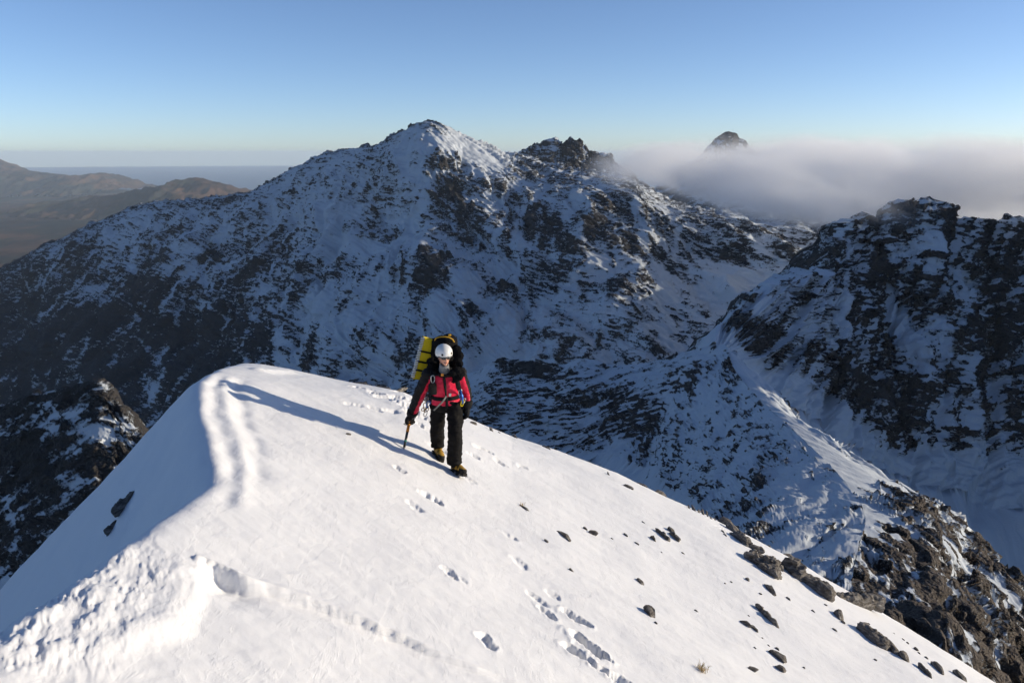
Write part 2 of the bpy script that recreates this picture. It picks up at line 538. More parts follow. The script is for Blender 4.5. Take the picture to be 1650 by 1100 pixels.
SKYLINE = [(300, 640), (320, 592), (420, 588), (500, 594), (640, 626), (760, 681), (900, 729), (1000, 765), (1100, 815), (1180, 852), (1300, 912), (1400, 972), (1500, 1040), (1600, 1096), (1650, 1130)]
_ta = np.array([math.atan2(ray(*p)[0], ray(*p)[1]) for p in SKYLINE])
_te = np.array([ray(*p)[2] / math.hypot(ray(*p)[0], ray(*p)[1]) for p in SKYLINE])
for _ in range(5):
    rr = np.linspace(7, 26, 200)
    for j, a in enumerate(_AZ):
        if a < R(-22.5) or a > R(35):
            continue
        e = (near_base(rr * math.sin(a), rr * math.cos(a))[0] / rr).max()
        _CORR[j] += 0.8 * (np.interp(a, _ta, _te) - e)
    _CORR[:3] = _CORR[3]; _CORR[-2:] = _CORR[-3]

def build_near():
    a = np.concatenate([np.radians(np.linspace(-88, -36, 70, endpoint=False)), np.radians(np.linspace(-36, 36, 920, endpoint=False)), np.radians(np.linspace(36, 88, 70))])
    r = np.concatenate([np.geomspace(0.25, 3.2, 40, endpoint=False), np.geomspace(3.2, 21.0, 420, endpoint=False), np.geomspace(21.0, 75.0, 40)])
    A, RR = np.meshgrid(a, r)
    x = RR * np.sin(A); y = RR * np.cos(A)
    z = near_z(x, y)
    P = np.stack([x, y, z], 2)
    me = grid_mesh('near_snow', P)
    rock = np.full(x.shape, -0.5)
    _, rr_, dl = near_base(x, y)
    rock = np.where(dl > 5, 0.35, rock)
    rock = np.maximum(rock, sstep(20, 34, rr_) * 0.75 - 0.2)
    add_attr(me, 'rock', rock)
    o = link('snow_ridge', me, mat_near_snow())
    tag(o, kind='structure')
    return o
build_near()

# ------------------------------------------------------------------ mountains
def mountain(name, P, ridge_row, mat, gully=(0, 100, 400), strata=None, rough=(0, 30), bias=0.0, slope_gain=2.2, extra=None, seed=0, top_fade=0.35, dirn=None, streak=0.0, cluster=160.0, crag=None, skew=0.0, rib_rock=0.0, band=0.0, scale=None, couloir=0.0, small=0.16):
    """Displace a loft with gullies, tilted ledges and roughness, and note where rock shows."""
    s, t = arcs(P)
    t = t - t[ridge_row][None]
    N = grid_normals(P)
    s = s + seed * 771.0
    Q = P + seed * 131.0
    fade = top_fade + (1 - top_fade) * sstep(0, 120, np.abs(t))
    warp = fbm2(s / 140, t / 140 + 3, 3)
    rib = rid2((s + skew * t) / gully[1] + 0.35 * warp, t / gully[2], 3)
    D = gully[0] * fade * rib
    ledge = 0
    if strata:
        amp, ang, lp, lq = strata
        ca, sa = math.cos(R(ang)), math.sin(R(ang))
        p = s * ca + t * sa; q = -s * sa + t * ca + 14 * warp
        e = fbm2(p / lp, q / lq, 4, 0.55)
        ledge = e
        D = D + fade * amp * (np.abs(e) ** 0.8 * np.sign(e))
    fb = fbm3(Q / rough[1], 5, 0.52)
    D = D + rough[0] * (0.45 + 0.55 * fade) * fb
    if scale is not None: D = D * scale
    P2 = P + N * D[..., None]
    n2 = grid_normals(P2)
    base = N[..., 2]
    steep = (base - n2[..., 2])
    clus = fbm2(s / cluster + 7.7, t / (0.6 * cluster), 3)
    rock = 0.5 + slope_gain * np.clip(steep - 0.02, -0.22, 0.22) + bias + 0.22 * clus + small * fbm2(s / (0.22 * cluster), t / (0.14 * cluster), 3)
    if streak:
        rock = rock + streak * fbm2(s / 16 + 1.2 * t / 60, t / 130, 4) * sstep(0, 200, t)
    rock = rock + rib_rock * (rib - 0.45) + band * ledge
    if couloir:
        for sk, wl, w in ((skew, 150.0, 0.07), (-0.25, 230.0, 0.05), (0.75, 120.0, 0.05)):
            rock = rock - couloir * np.exp(-(pn2((s + sk * t) / wl + 0.25 * warp + sk * 9, t / 700) / w) ** 2) * sstep(20, 120, t)
    if extra is not None:
        rock = rock + extra
    if crag:
        amp, sc, ang = crag
        ca, sa = math.cos(R(ang)), math.sin(R(ang))
        p = s * ca + t * sa; q = -s * sa + t * ca
        w2 = 0.5 * fbm2(s / (3 * sc), t / (3 * sc), 3)
        fc = facets(p / (sc * 2.4) + w2, q / (sc * 1.1) + w2, seed) + 0.5 * facets(p / (sc * 0.9) + w2, q / (sc * 0.5), seed + 20) + 0.22 * facets(p / (sc * 0.4), q / (sc * 0.24) + w2, seed + 40)
        P2 = P2 + n2 * (amp * (1.0 if scale is None else scale) * sstep(0.30, 0.6, rock) * (fc + 0.3))[..., None]
    me = grid_mesh(name, P2)
    add_attr(me, 'rock', rock)
    o = link(name, me, mat)
    tag(o, kind='structure')
    return o, P2

DARK_A, DARK_B = (0.022, 0.021, 0.022), (0.066, 0.060, 0.056)
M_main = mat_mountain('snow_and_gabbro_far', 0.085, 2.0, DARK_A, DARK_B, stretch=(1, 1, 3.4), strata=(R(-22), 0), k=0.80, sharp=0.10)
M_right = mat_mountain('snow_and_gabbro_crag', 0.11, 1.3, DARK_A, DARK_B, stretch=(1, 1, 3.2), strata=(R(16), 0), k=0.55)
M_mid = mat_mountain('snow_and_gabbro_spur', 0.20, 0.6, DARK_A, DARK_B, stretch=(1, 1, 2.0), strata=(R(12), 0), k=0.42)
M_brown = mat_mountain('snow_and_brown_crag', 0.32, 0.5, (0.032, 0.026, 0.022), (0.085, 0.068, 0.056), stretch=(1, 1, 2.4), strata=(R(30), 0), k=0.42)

def rail(pts):
    return [at(*p) for p in pts]

def shift(r, dx, dy, dz):
    return [p + np.array([dx, dy, dz]) for p in r]

# main mountain: the long ridge, its peak and the corrie wall on the right
ridge = rail([(-420, 620, 3000), (-200, 520, 2850), (0, 434, 2700), (90, 390, 2600), (170, 354, 2520), (240, 330, 2450), (320, 322, 2380), (400, 313, 2300), (450, 287, 2240), (500, 259, 2160),
              (560, 244, 2080), (605, 237, 2010), (645, 217, 1950), (690, 199, 1900), (745, 240, 1850), (800, 268, 1800), (845, 288, 1760), (920, 289, 1720), (1000, 294, 1680), (1090, 340, 1620), (1200, 358, 1540), (1330, 378, 1450), (1500, 385, 1350), (1750, 380, 1250)])
back1 = rail([(-420, 640, 3300), (-200, 540, 3150), (0, 454, 3000), (90, 410, 2900), (170, 374, 2820), (240, 350, 2750), (320, 342, 2680), (400, 333, 2600), (450, 307, 2540), (500, 279, 2460),
              (560, 264, 2380), (605, 257, 2310), (650, 232, 2150), (700, 200, 1925), (748, 222, 1930), (805, 248, 1940), (855, 264, 1950), (925, 285, 1930), (1005, 300, 1900), (1100, 345, 1900), (1210, 362, 1840), (1340, 382, 1750), (1510, 390, 1650), (1760, 385, 1550)])
back2 = shift(back1, 90, 260, -300)
foot = rail([(-420, 830, 2150), (-200, 800, 2000), (-20, 760, 1870), (70, 740, 1790), (150, 725, 1700), (220, 710, 1640), (300, 690, 1570), (380, 670, 1500), (440, 660, 1440), (490, 650, 1400),
             (550, 645, 1350), (600, 640, 1310), (645, 640, 1280), (695, 635, 1250), (750, 630, 1220), (800, 625, 1200), (850, 620, 1180), (920, 610, 1160), (1000, 600, 1140), (1080, 585, 1120), (1180, 560, 1110), (1300, 530, 1090), (1450, 510, 1060), (1700, 500, 1000)])
low = shift(foot, -60, -330, -120)
P = loft([back2, back1, ridge, foot, low], [14, 20, 290, 26], 820)
# the wall is not a flat board: buttresses and basins below the crest
s_, t_ = arcs(P)
t_ = t_ - t_[34][None]
P = P + np.stack([-0.55 * np.ones(t_.shape), -0.75 * np.ones(t_.shape), 0.35 * np.ones(t_.shape)], 2) * (42 * fbm2(s_ / 330 + 4.2, t_ / 420, 3) * sstep(0, 220, t_))[..., None]
ex = blobs(P, [(150, 560, 220, 80, 0.24), (40, 610, 150, 90, 0.25), (330, 600, 110, 40, 0.22), (430, 540, 90, 22, 0.25), (600, 560, 80, 35, 0.22), (690, 540, 50, 60, 0.12), (500, 330, 120, 60, -0.16), (560, 400, 130, 50, -0.20), (650, 240, 40, 24, -0.25), (810, 530, 34, 40, -0.40), (1200, 470, 90, 22, -0.80), (520, 500, 70, 20, -0.40), (600, 460, 90, 16, -0.25), (880, 420, 110, 30, 0.16), (720, 300, 30, 50, 0.18), (740, 420, 60, 40, 0.12), (1060, 430, 90, 18, 0.10), (900, 500, 90, 20, -0.25), (1040, 500, 80, 14, -0.2), (770, 240, 60, 26, -0.9), (980, 330, 90, 16, 0.10), (480, 420, 120, 12, 0.14), (850, 360, 50, 20, 0.18), (880, 470, 60, 18, 0.22), (1020, 540, 60, 18, 0.25), (700, 350, 40, 18, 0.14)])
ex = ex + 0.34 * sstep(-180, -440, P[..., 2]) * sstep(-200, -650, P[..., 0])
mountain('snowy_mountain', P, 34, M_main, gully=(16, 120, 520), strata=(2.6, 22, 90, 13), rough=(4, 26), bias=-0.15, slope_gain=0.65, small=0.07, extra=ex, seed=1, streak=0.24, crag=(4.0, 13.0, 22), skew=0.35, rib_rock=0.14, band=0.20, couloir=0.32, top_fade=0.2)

# rocky double summit behind the main peak
rid_b = rail([(770, 280, 2350), (808, 264, 2330), (828, 254, 2320), (846, 244, 2300), (856, 236, 2290), (870, 231, 2280), (884, 224, 2270), (894, 223, 2265), (902, 230, 2262), (910, 238, 2258), (916, 228, 2255), (926, 225, 2252), (938, 232, 2245), (950, 243, 2238), (960, 249, 2232), (974, 248, 2225), (986, 257, 2215), (1000, 268, 2200), (1040, 300, 2190), (1100, 340, 2180)])
bb = shift(rid_b, 60, 260, -220)
ff = shift(rid_b, -60, -330, -250)
P = loft([bb, rid_b, ff], [14, 120], 320)
ex = 0.16 + blobs(P, [(800, 268, 40, 16, -0.7), (950, 262, 40, 14, -0.1)])
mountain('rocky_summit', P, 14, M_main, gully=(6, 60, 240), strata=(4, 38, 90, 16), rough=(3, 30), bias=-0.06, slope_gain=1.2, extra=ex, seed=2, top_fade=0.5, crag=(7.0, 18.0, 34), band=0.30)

# far cone that stands out of the cloud
rid_c = rail([(960, 420, 3500), (1060, 300, 3480), (1120, 258, 3470), (1144, 234, 3460), (1156, 220, 3450), (1168, 215, 3450), (1184, 215, 3450), (1198, 227, 3450), (1216, 242, 3450), (1250, 268, 3450), (1330, 320, 3450), (1420, 420, 3450)])
P = loft([shift(rid_c, 0, 300, -330), rid_c, shift(rid_c, -10, -420, -380)], [12, 70], 200)
ex = blobs(P, [(1178, 216, 40, 16, 0.50), (1180, 240, 60, 8, -0.25)])
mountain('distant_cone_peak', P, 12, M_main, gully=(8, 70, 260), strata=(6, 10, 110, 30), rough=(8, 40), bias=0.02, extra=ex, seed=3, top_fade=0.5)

# crag on the right: summit dome, pinnacle and the buttress below them
rid_d = rail([(1150, 552, 480), (1166, 520, 520), (1225, 472, 560), (1285, 451, 620), (1333, 444, 680), (1346, 402, 720), (1359, 370, 760), (1377, 357, 780), (1398, 374, 788), (1416, 380, 792), (1436, 347, 796), (1458, 333, 800), (1482, 329, 800),
              (1520, 338, 806), (1562, 358, 812), (1582, 366, 816), (1600, 357, 824), (1650, 366, 836), (1740, 345, 850)]) + [np.array(p, float) for p in ((655, 800, -15), (685, 700, 35), (695, 600, 65), (695, 500, 50), (690, 400, -15))]  # trailing world points: unseen ridge added to shade the crag and valley
foot_d = rail([(1172, 575, 470), (1200, 600, 470), (1240, 650, 478), (1290, 690, 492), (1330, 715, 505), (1355, 735, 515), (1380, 755, 525), (1405, 768, 535), (1430, 778, 540), (1455, 785, 548), (1480, 790, 552), (1500, 795, 556), (1520, 800, 558),
               (1550, 808, 560), (1580, 815, 560), (1600, 822, 560), (1630, 832, 560), (1690, 850, 556)]) + [np.array(p, float) for p in ((480, 560, -232), (500, 510, -235), (515, 450, -238), (530, 400, -240), (540, 330, -245))]  # trailing world points: foot of that added shading ridge
low_d = shift(foot_d, -30, -190, -105)
back_d = shift(rid_d, -60, 190, -170)
P = loft([back_d, rid_d, foot_d, low_d], [16, 290, 24], 520)
s_, t_ = arcs(P)
t_ = t_ - t_[16][None]
P = P + np.stack([-0.3 * np.ones(t_.shape), -0.9 * np.ones(t_.shape), 0.25 * np.ones(t_.shape)], 2) * (20 * fbm2(s_ / 120 + 2.6, t_ / 230, 3) * sstep(0, 90, t_) * np.clip(np.linalg.norm(P[-25] - P[16], axis=1) / 140.0 - 0.3, 0, 1)[None])[..., None]
ex = 0.12 + blobs(P, [(1230, 570, 40, 50, 0.55), (1370, 650, 110, 60, 0.42), (1290, 620, 60, 50, 0.45), (1195, 560, 25, 25, 0.4), (1400, 440, 26, 36, 0.35), (1455, 540, 14, 60, -0.65), (1425, 500, 24, 20, -0.3), (1510, 550, 16, 26, -0.35), (1330, 490, 70, 18, -0.20), (1200, 500, 60, 14, -0.45), (1560, 690, 24, 60, -0.30), (1490, 400, 60, 14, -0.25), (1600, 470, 60, 40, 0.15), (1440, 740, 60, 40, 0.35)])
k_ = sstep(-60, 10, t_ - t_[-25][None])
cu_ = np.linspace(0, 1, P.shape[1])[None]
ex = ex - 1.3 * k_  - 0.8 * sstep(0.035, 0.01, cu_) + 0.10 * sstep(0.22, 0.3, cu_)
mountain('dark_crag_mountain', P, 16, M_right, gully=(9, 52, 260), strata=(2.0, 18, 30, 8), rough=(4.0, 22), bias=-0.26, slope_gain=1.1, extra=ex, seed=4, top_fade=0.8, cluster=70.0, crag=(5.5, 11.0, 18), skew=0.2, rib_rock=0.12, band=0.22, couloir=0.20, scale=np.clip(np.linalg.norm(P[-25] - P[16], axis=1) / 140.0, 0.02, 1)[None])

# ridge that runs from the viewpoint over the saddle and turns into the spur
crest = rail([(1420, 1240, 70), (1390, 1060, 105), (1372, 945, 140), (1384, 880, 165), (1392, 826, 195), (1352, 766, 240), (1292, 706, 300), (1226, 645, 370), (1184, 596, 430), (1166, 556, 475), (1110, 566, 495), (1050, 584, 510),
              (985, 588, 520), (942, 578, 528), (900, 588, 540), (850, 581, 552), (800, 580, 566), (755, 602, 585), (660, 612, 610), (560, 650, 640), (420, 720, 690)])
bas = rail([(1180, 1240, 78), (1190, 1060, 118), (1180, 945, 160), (1160, 880, 200), (1140, 836, 245), (1110, 806, 290), (1085, 784, 335), (1060, 764, 375), (1035, 752, 405), (1000, 742, 428), (975, 735, 445), (945, 728, 455),
            (915, 722, 465), (885, 715, 475), (860, 706, 485), (820, 700, 496), (780, 692, 506), (740, 690, 520), (660, 690, 550), (560, 720, 580), (420, 790, 620)])
basl = shift(bas, -45, -22, -40)
right1 = rail([(1790, 1240, 120), (1745, 1100, 140), (1700, 1030, 160), (1655, 968, 180), (1592, 903, 205), (1530, 843, 232), (1452, 797, 262), (1390, 760, 300), (1320, 705, 365), (1240, 640, 440), (1130, 570, 520), (1060, 588, 535),
               (990, 592, 545), (945, 582, 555), (902, 592, 566), (852, 585, 580), (802, 584, 594), (756, 606, 612), (662, 616, 640), (562, 654, 670), (422, 724, 720)])
right2 = [p + np.array([26, 12 + 3 * max(0, k - 6), -75 if k < 9 else -95]) for k, p in enumerate(right1)]
P = loft([crest[1:], bas[1:], basl[1:]], [180, 10], 430)
s_, t_ = arcs(P)
P[..., 2] += 5.5 * fbm2(s_ / 70 + 8.3, t_ / 60, 3) * sstep(6, 60, t_) + 1.2 * fbm2(s_ / 25, t_ / 25, 3) * sstep(0, 10, t_)
P[..., 2] += 4.5 * np.sin(np.pi * np.clip(t_ / 70, 0, 1)) * sstep(1.0, 0.5, np.linspace(0, 1, P.shape[1]))[None] + 0.0
ex = -0.14 + blobs(P, [(985, 645, 50, 22, 0.28), (1050, 665, 36, 16, 0.22), (845, 590, 60, 10, 0.40), (830, 640, 60, 20, 0.22), (900, 640, 40, 16, 0.16), (1040, 705, 36, 14, 0.30), (1100, 690, 50, 24, 0.20), (1100, 620, 50, 26, 0.20), (1180, 590, 40, 24, 0.25),
                       (1340, 790, 60, 26, -0.4), (1000, 760, 70, 16, -0.5), (1120, 770, 60, 20, -0.05), (700, 640, 60, 30, 0.4), (1330, 900, 30, 20, 0.25), (1220, 850, 50, 20, 0.10)])
mountain('saddle_spur', P, 0, M_mid, gully=(1.8, 26, 90), strata=(1.1, 20, 14, 3.2), rough=(1.3, 8), bias=-0.08, slope_gain=1.1, extra=ex, seed=5, top_fade=0.15, cluster=45.0, crag=(1.8, 4.5, 20), rib_rock=0.06, band=0.16)
# sunlit right flank of the saddle: snow cap above a brown crag
P = loft([right2[:10], right1[:10], crest[:10]], [30, 190], 330)
s_, t_ = arcs(P)
t_ = t_ - t_[220][None]
P[..., 2] += 3.0 * fbm2(s_ / 40 + 1.3, t_ / 30, 3) * sstep(6, 30, -t_)
P[..., 2] += 4.0 * np.sin(np.pi * np.clip(-t_ / 50, 0, 1))
col_u = np.linspace(0, 1, P.shape[1])[None] * np.ones(P.shape[:2])
ex = 0.26 * sstep(-1, -14, t_) - 0.62 * sstep(0.40, 0.75, col_u) - 0.16 + 0.22 * sstep(0.45, 0.10, col_u) + blobs(P, [(1440, 830, 45, 30, -0.30), (1480, 1010, 90, 50, 0.30), (1600, 960, 40, 30, -0.10), (1520, 850, 50, 25, 0.25), (1430, 880, 40, 20, 0.25)])
mountain('brown_crag', P, 220, M_brown, gully=(1.2, 22, 60), strata=(1.5, 34, 30, 5.0), rough=(0.45, 7), bias=-0.09, slope_gain=1.3, extra=ex, seed=7, top_fade=0.1, cluster=30.0, crag=(2.4, 11.0, 34), rib_rock=0.05, band=0.50)

# dark crag below on the left
top_f = rail([(-330, 760, 330), (-180, 700, 310), (-60, 668, 295), (0, 655, 285), (40, 640, 280), (90, 630, 275), (150, 617, 270), (178, 632, 268), (200, 668, 264), (228, 702, 260), (262, 726, 256), (310, 790, 250), (380, 900, 245)])
low_f = rail([(-330, 1040, 235), (-180, 1030, 232), (-60, 1020, 230), (0, 1010, 228), (40, 1000, 226), (90, 990, 225), (140, 985, 224), (170, 985, 224), (200, 985, 224), (228, 985, 224), (262, 990, 222), (310, 1010, 220), (380, 1040, 215)])
P = loft([shift(top_f, -10, 70, -60), top_f, low_f, shift(low_f, -10, -35, -50)], [12, 190, 12], 260)
ex = 0.22 + blobs(P, [(15, 955, 30, 26, -0.9), (60, 690, 70, 18, -0.12), (160, 690, 50, 14, -0.3), (110, 800, 30, 30, -0.15), (100, 870, 20, 40, -0.1)])
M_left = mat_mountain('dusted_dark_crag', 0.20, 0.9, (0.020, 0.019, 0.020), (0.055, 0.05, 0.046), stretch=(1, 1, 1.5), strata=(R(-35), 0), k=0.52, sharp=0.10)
mountain('dark_crag', P, 12, M_left, gully=(2.0, 26, 90), strata=(1.4, -28, 36, 7), rough=(1.4, 10), bias=-0.02, slope_gain=1.0, extra=ex, seed=6, top_fade=0.2, cluster=40.0, crag=(1.2, 5.0, -28), band=0.16)

# ------------------------------------------------------------------ moor, low hills, loch and sea
SEA = -880.0
def build_moor():
    a = np.radians(np.linspace(-62, -4, 300))
    r = np.geomspace(2800, 26000, 230)
    A, RR = np.meshgrid(a, r)
    x = RR * np.sin(A); y = RR * np.cos(A)
    z = SEA + 60 + 45 * fbm2(x / 2600, y / 2600, 4) + 90 * sstep(7000, 3000, RR)
    z = z + 16 * fbm2(x / 420, y / 420, 4)
    # the shore
    c = at(20, 318, 16300)
    loch = np.exp(-((x - c[0]) / 1300) ** 2 - ((y - c[1] + 120 * fbm2(x / 900, y / 900, 3)) / 900) ** 2)
    z = np.where(loch > 0.45, SEA - 6, z)
    off = sstep(18500, 21500, RR + 2200 * fbm2(x / 5000, y / 5000, 2) + np.where(A > R(-26), 7000, 0))
    z = z * (1 - off) + (SEA - 30) * off
    off2 = sstep(R(-17.5), R(-15), A) * sstep(9500, 12500, RR)
    z = z * (1 - off2) + (SEA - 30) * off2
    P = np.stack([x, y, z], 2)
    me = grid_mesh('moor', P)
    m, nt, out = new_mat('heather_and_forestry')
    q = NT(nt)
    co = q.mapping((1, 0.55, 1))
    n1 = q.noise(co, 0.0016, 7, 0.65); n2 = q.noise(co, 0.0013, 5, 0.6)
    c1 = q.ramp(n1, [(0.36, (0.020, 0.019, 0.018)), (0.46, (0.050, 0.034, 0.026)), (0.56, (0.105, 0.062, 0.040)), (0.68, (0.045, 0.036, 0.028))])
    fr = q.ramp(n2, [(0.50, (0, 0, 0)), (0.54, (1, 1, 1))])
    c2 = q.mix(q.math('MULTIPLY', fr, 0.75), c1, (0.028, 0.036, 0.030))
    b = q.n('ShaderNodeBsdfPrincipled'); q.l(c2, b.inputs['Base Color']); b.inputs['Roughness'].default_value = 0.95; b.inputs['Specular IOR Level'].default_value = 0.05
    q.l(b.outputs[0], out.inputs[0])
    tag(link('moor', me, m), kind='structure')
    def hill(name, pts, front, seed):
        rd = rail(pts)
        fr = [np.array([p[0] - 0.05 * front, p[1] - front, SEA - 10]) for p in rd]
        mid = [p * 0.55 + f * 0.45 + np.array([0, 0, 0.10 * (p[2] - SEA)]) for p, f in zip(rd, fr)]
        bk = [np.array([p[0], p[1] + front * 0.8, SEA - 10]) for p in rd]
        P = loft([bk, rd, mid, fr], [8, 26, 30], 170)
        s, t = arcs(P)
        N = grid_normals(P)
        e = rid2(s / (front * 0.22) + seed, t / (front * 0.7), 4)
        P = P + N * (0.030 * front * e * sstep(0, front * 0.3, np.abs(t - t[8][None])) + 0.008 * front * fbm2(s / (front * 0.1), t / (front * 0.1), 4))[..., None]
        tag(link(name, grid_mesh(name, P), m), kind='structure')
    hill('headland', [(-260, 280, 20500), (-150, 262, 20500), (-60, 266, 20300), (-20, 262, 20000), (-4, 256, 19900), (8, 261, 19800), (26, 270, 19500), (52, 276, 19300), (80, 279, 19000), (110, 284, 18800), (140, 281, 18500), (165, 278, 18300), (180, 282, 18200), (194, 290, 18100), (206, 297, 18000), (218, 305, 17900)], 2300, 1.0)
    hill('low_hill', [(120, 326, 12600), (170, 320, 12500), (220, 313, 12300), (260, 303, 12100), (290, 293, 12000), (308, 287, 11900), (322, 286, 11800), (340, 291, 11700), (362, 297, 11600), (384, 305, 11500), (404, 314, 11400), (440, 330, 11300)], 2200, 2.0)
build_moor()

def build_sea():
    n = 96
    rr = [0, 2000, 8000, 20000, 40000, 60000]
    a = np.linspace(0, 2 * math.pi, n)
    A, RR = np.meshgrid(a, np.array(rr))
    P = np.stack([RR * np.sin(A), RR * np.cos(A), np.full(A.shape, SEA)], 2)
    me = grid_mesh('sea', P)
    m, nt, out = new_mat('sea_water')
    q = NT(nt)
    co = q.mapping((1, 0.3, 1))
    b = q.n('ShaderNodeBsdfPrincipled')
    q.l(q.mix(q.noise(co, 0.0006, 4), (0.018, 0.035, 0.055), (0.028, 0.048, 0.070)), b.inputs['Base Color'])
    b.inputs['Roughness'].default_value = 0.35; b.inputs['Specular IOR Level'].default_value = 0.5
    bp = q.n('ShaderNodeBump'); bp.inputs['Distance'].default_value = 12.0; bp.inputs['Strength'].default_value = 0.7
    q.l(q.noise(co, 0.02, 4), bp.inputs['Height']); q.l(bp.outputs[0], b.inputs['Normal'])
    q.l(b.outputs[0], out.inputs[0])
    tag(link('sea', me, m), kind='structure')
build_sea()

# ------------------------------------------------------------------ cloud bank and haze
def build_cloud():
    c = np.array([490.0, 1150.0, -40.0])
    ax = np.array([395.0, 510.0, 72.0])
    bm = bmesh.new()
    bmesh.ops.create_icosphere(bm, subdivisions=4, radius=1.0)
    for v in bm.verts:
        v.co = Vector((v.co.x * ax[0], v.co.y * ax[1], v.co.z * ax[2]))
    me = bpy.data.meshes.new('cloud'); bm.to_mesh(me); bm.free()
    m, nt, out = new_mat('cloud_vapour')
    q = NT(nt)
    tc = q.n('ShaderNodeTexCoord')
    mp = q.n('ShaderNodeMapping'); mp.inputs['Scale'].default_value = tuple(1 / ax)
    q.l(tc.outputs['Object'], mp.inputs[0])
    ln = q.n('ShaderNodeVectorMath', operation='LENGTH'); q.l(mp.outputs[0], ln.inputs[0])
    co = q.mapping((1, 0.8, 2.2))
    n = q.noise(co, 0.0068, 6, 0.60, 0.5)
    f = q.math('SUBTRACT', 1.0, ln.outputs['Value'])
    d = q.math('ADD', q.math('MULTIPLY', f, 2.0), q.math('MULTIPLY', q.math('SUBTRACT', n, 0.53), 6.5))
    d = q.math('MULTIPLY', q.math('MULTIPLY', d, 0.9, True), q.math('MULTIPLY', f, 6.0, True))
    d = q.math('MULTIPLY', d, 0.0130)
    v = q.n('ShaderNodeVolumePrincipled')
    v.inputs['Color'].default_value = (1.0, 1.0, 1.0, 1)
    v.inputs['Anisotropy'].default_value = 0.0
    q.l(d, v.inputs['Density'])
    q.l(v.outputs[0], out.inputs['Volume'])
    o = link('cloud', me, m)
    o.location = c
    o.rotation_euler = (0, R(2.6), 0)
    tag(o, 'white sunlit cloud bank drifting across the ridge beside the dark crag', 'cloud')
build_cloud()

def build_haze():
    bm = bmesh.new()
    bmesh.ops.create_cube(bm, size=1.0)
    for v in bm.verts:
        v.co = Vector((v.co.x * 130000, v.co.y * 130000, (SEA - 40) if v.co.z < 0 else 104.0))
    me = bpy.data.meshes.new('haze'); bm.to_mesh(me); bm.free()
    m, nt, out = new_mat('thin_air')
    q = NT(nt)
    v = q.n('ShaderNodeVolumePrincipled')
    v.inputs['Color'].default_value = (0.72, 0.86, 1.0, 1)
    v.inputs['Density'].default_value = 2.2e-5
    q.l(v.outputs[0], out.inputs['Volume'])
    tag(link('haze', me, m, smooth=False), 'thin blue air over the sea and the moor', kind='stuff')
build_haze()

# ================================================================== OBJECTS
def V(p): return Vector((float(p[0]), float(p[1]), float(p[2])))

def tube(bm, pts, rad, side=None, n=14, caps=True, mat=0):
    """Rings along pts; rad: (a, b) per point, a along 'side', b across it."""
    pts = [V(p) for p in pts]
    rings = []
    for i, p in enumerate(pts):
        t = (pts[min(i + 1, len(pts) - 1)] - pts[max(i - 1, 0)]).normalized()
        sd = Vector(side) if side is not None else (Vector((0, 0, 1)) if abs(t.z) < 0.9 else Vector((1, 0, 0)))
        a = (sd - t * sd.dot(t)).normalized()
        b = t.cross(a).normalized()
        r = rad[i] if isinstance(rad[i], (tuple, list)) else (rad[i], rad[i])
        rings.append([bm.verts.new(p + a * (r[0] * math.cos(2 * math.pi * k / n)) + b * (r[1] * math.sin(2 * math.pi * k / n))) for k in range(n)])
    for r0, r1 in zip(rings, rings[1:]):
        for k in range(n):
            f = bm.faces.new((r0[k], r0[(k + 1) % n], r1[(k + 1) % n], r1[k])); f.material_index = mat
    if caps:
        f = bm.faces.new(list(reversed(rings[0]))); f.material_index = mat
        f = bm.faces.new(rings[-1]); f.material_index = mat

def ball(bm, c, r, sub=3, rot=None):
    g = bmesh.ops.create_icosphere(bm, subdivisions=sub, radius=1.0)
    rx, ry, rz = r if isinstance(r, (tuple, list)) else (r, r, r)
    for v in g['verts']:
        co = Vector((v.co.x * rx, v.co.y * ry, v.co.z * rz))
        if rot is not None: co = rot @ co
        v.co = co + V(c)

def block(bm, c, half, rot=None, bevel=0.0):
    g = bmesh.ops.create_cube(bm, size=2.0)
    for v in g['verts']:
        co = Vector((v.co.x * half[0], v.co.y * half[1], v.co.z * half[2]))
        if rot is not None: co = rot @ co
        v.co = co + V(c)
    if bevel:
        es = list({e for v in g['verts'] for e in v.link_edges})
        bmesh.ops.bevel(bm, geom=es, offset=bevel, segments=2, affect='EDGES', profile=0.5)

def finish(name, bm, mats, parent, origin, smooth=True, normals=True):
    if normals: bmesh.ops.recalc_face_normals(bm, faces=bm.faces[:])
    for v in bm.verts: v.co -= V(origin)
    me = bpy.data.meshes.new(name); bm.to_mesh(me); bm.free()
    return link(name, me, mats, parent, smooth)

def fused(name, bm, voxel, smooth_it=6, fac=0.5):
    """Join overlapping solids into one continuous skin."""
    bmesh.ops.recalc_face_normals(bm, faces=bm.faces[:])
    me = bpy.data.meshes.new(name + '_raw'); bm.to_mesh(me); bm.free()
    o = bpy.data.objects.new(name + '_raw', me); COL.objects.link(o)
    md = o.modifiers.new('r', 'REMESH'); md.mode = 'VOXEL'; md.voxel_size = voxel; md.use_smooth_shade = True
    if smooth_it:
        sm = o.modifiers.new('s', 'SMOOTH'); sm.iterations = smooth_it; sm.factor = fac
    dg = bpy.context.evaluated_depsgraph_get()
    dg.update()
    out = bpy.data.meshes.new_from_object(o.evaluated_get(dg))
    bpy.data.objects.remove(o); bpy.data.meshes.remove(me)
    out.name = name
    return out

def coords(me):
    a = np.empty(len(me.vertices) * 3, np.float32); me.vertices.foreach_get('co', a); return a.reshape(-1, 3)

def put(me, a):
    me.vertices.foreach_set('co', a.astype(np.float32).reshape(-1)); me.update()

def normals_of(me):
    a = np.empty(len(me.vertices) * 3, np.float32); me.vertices.foreach_get('normal', a); return a.reshape(-1, 3)

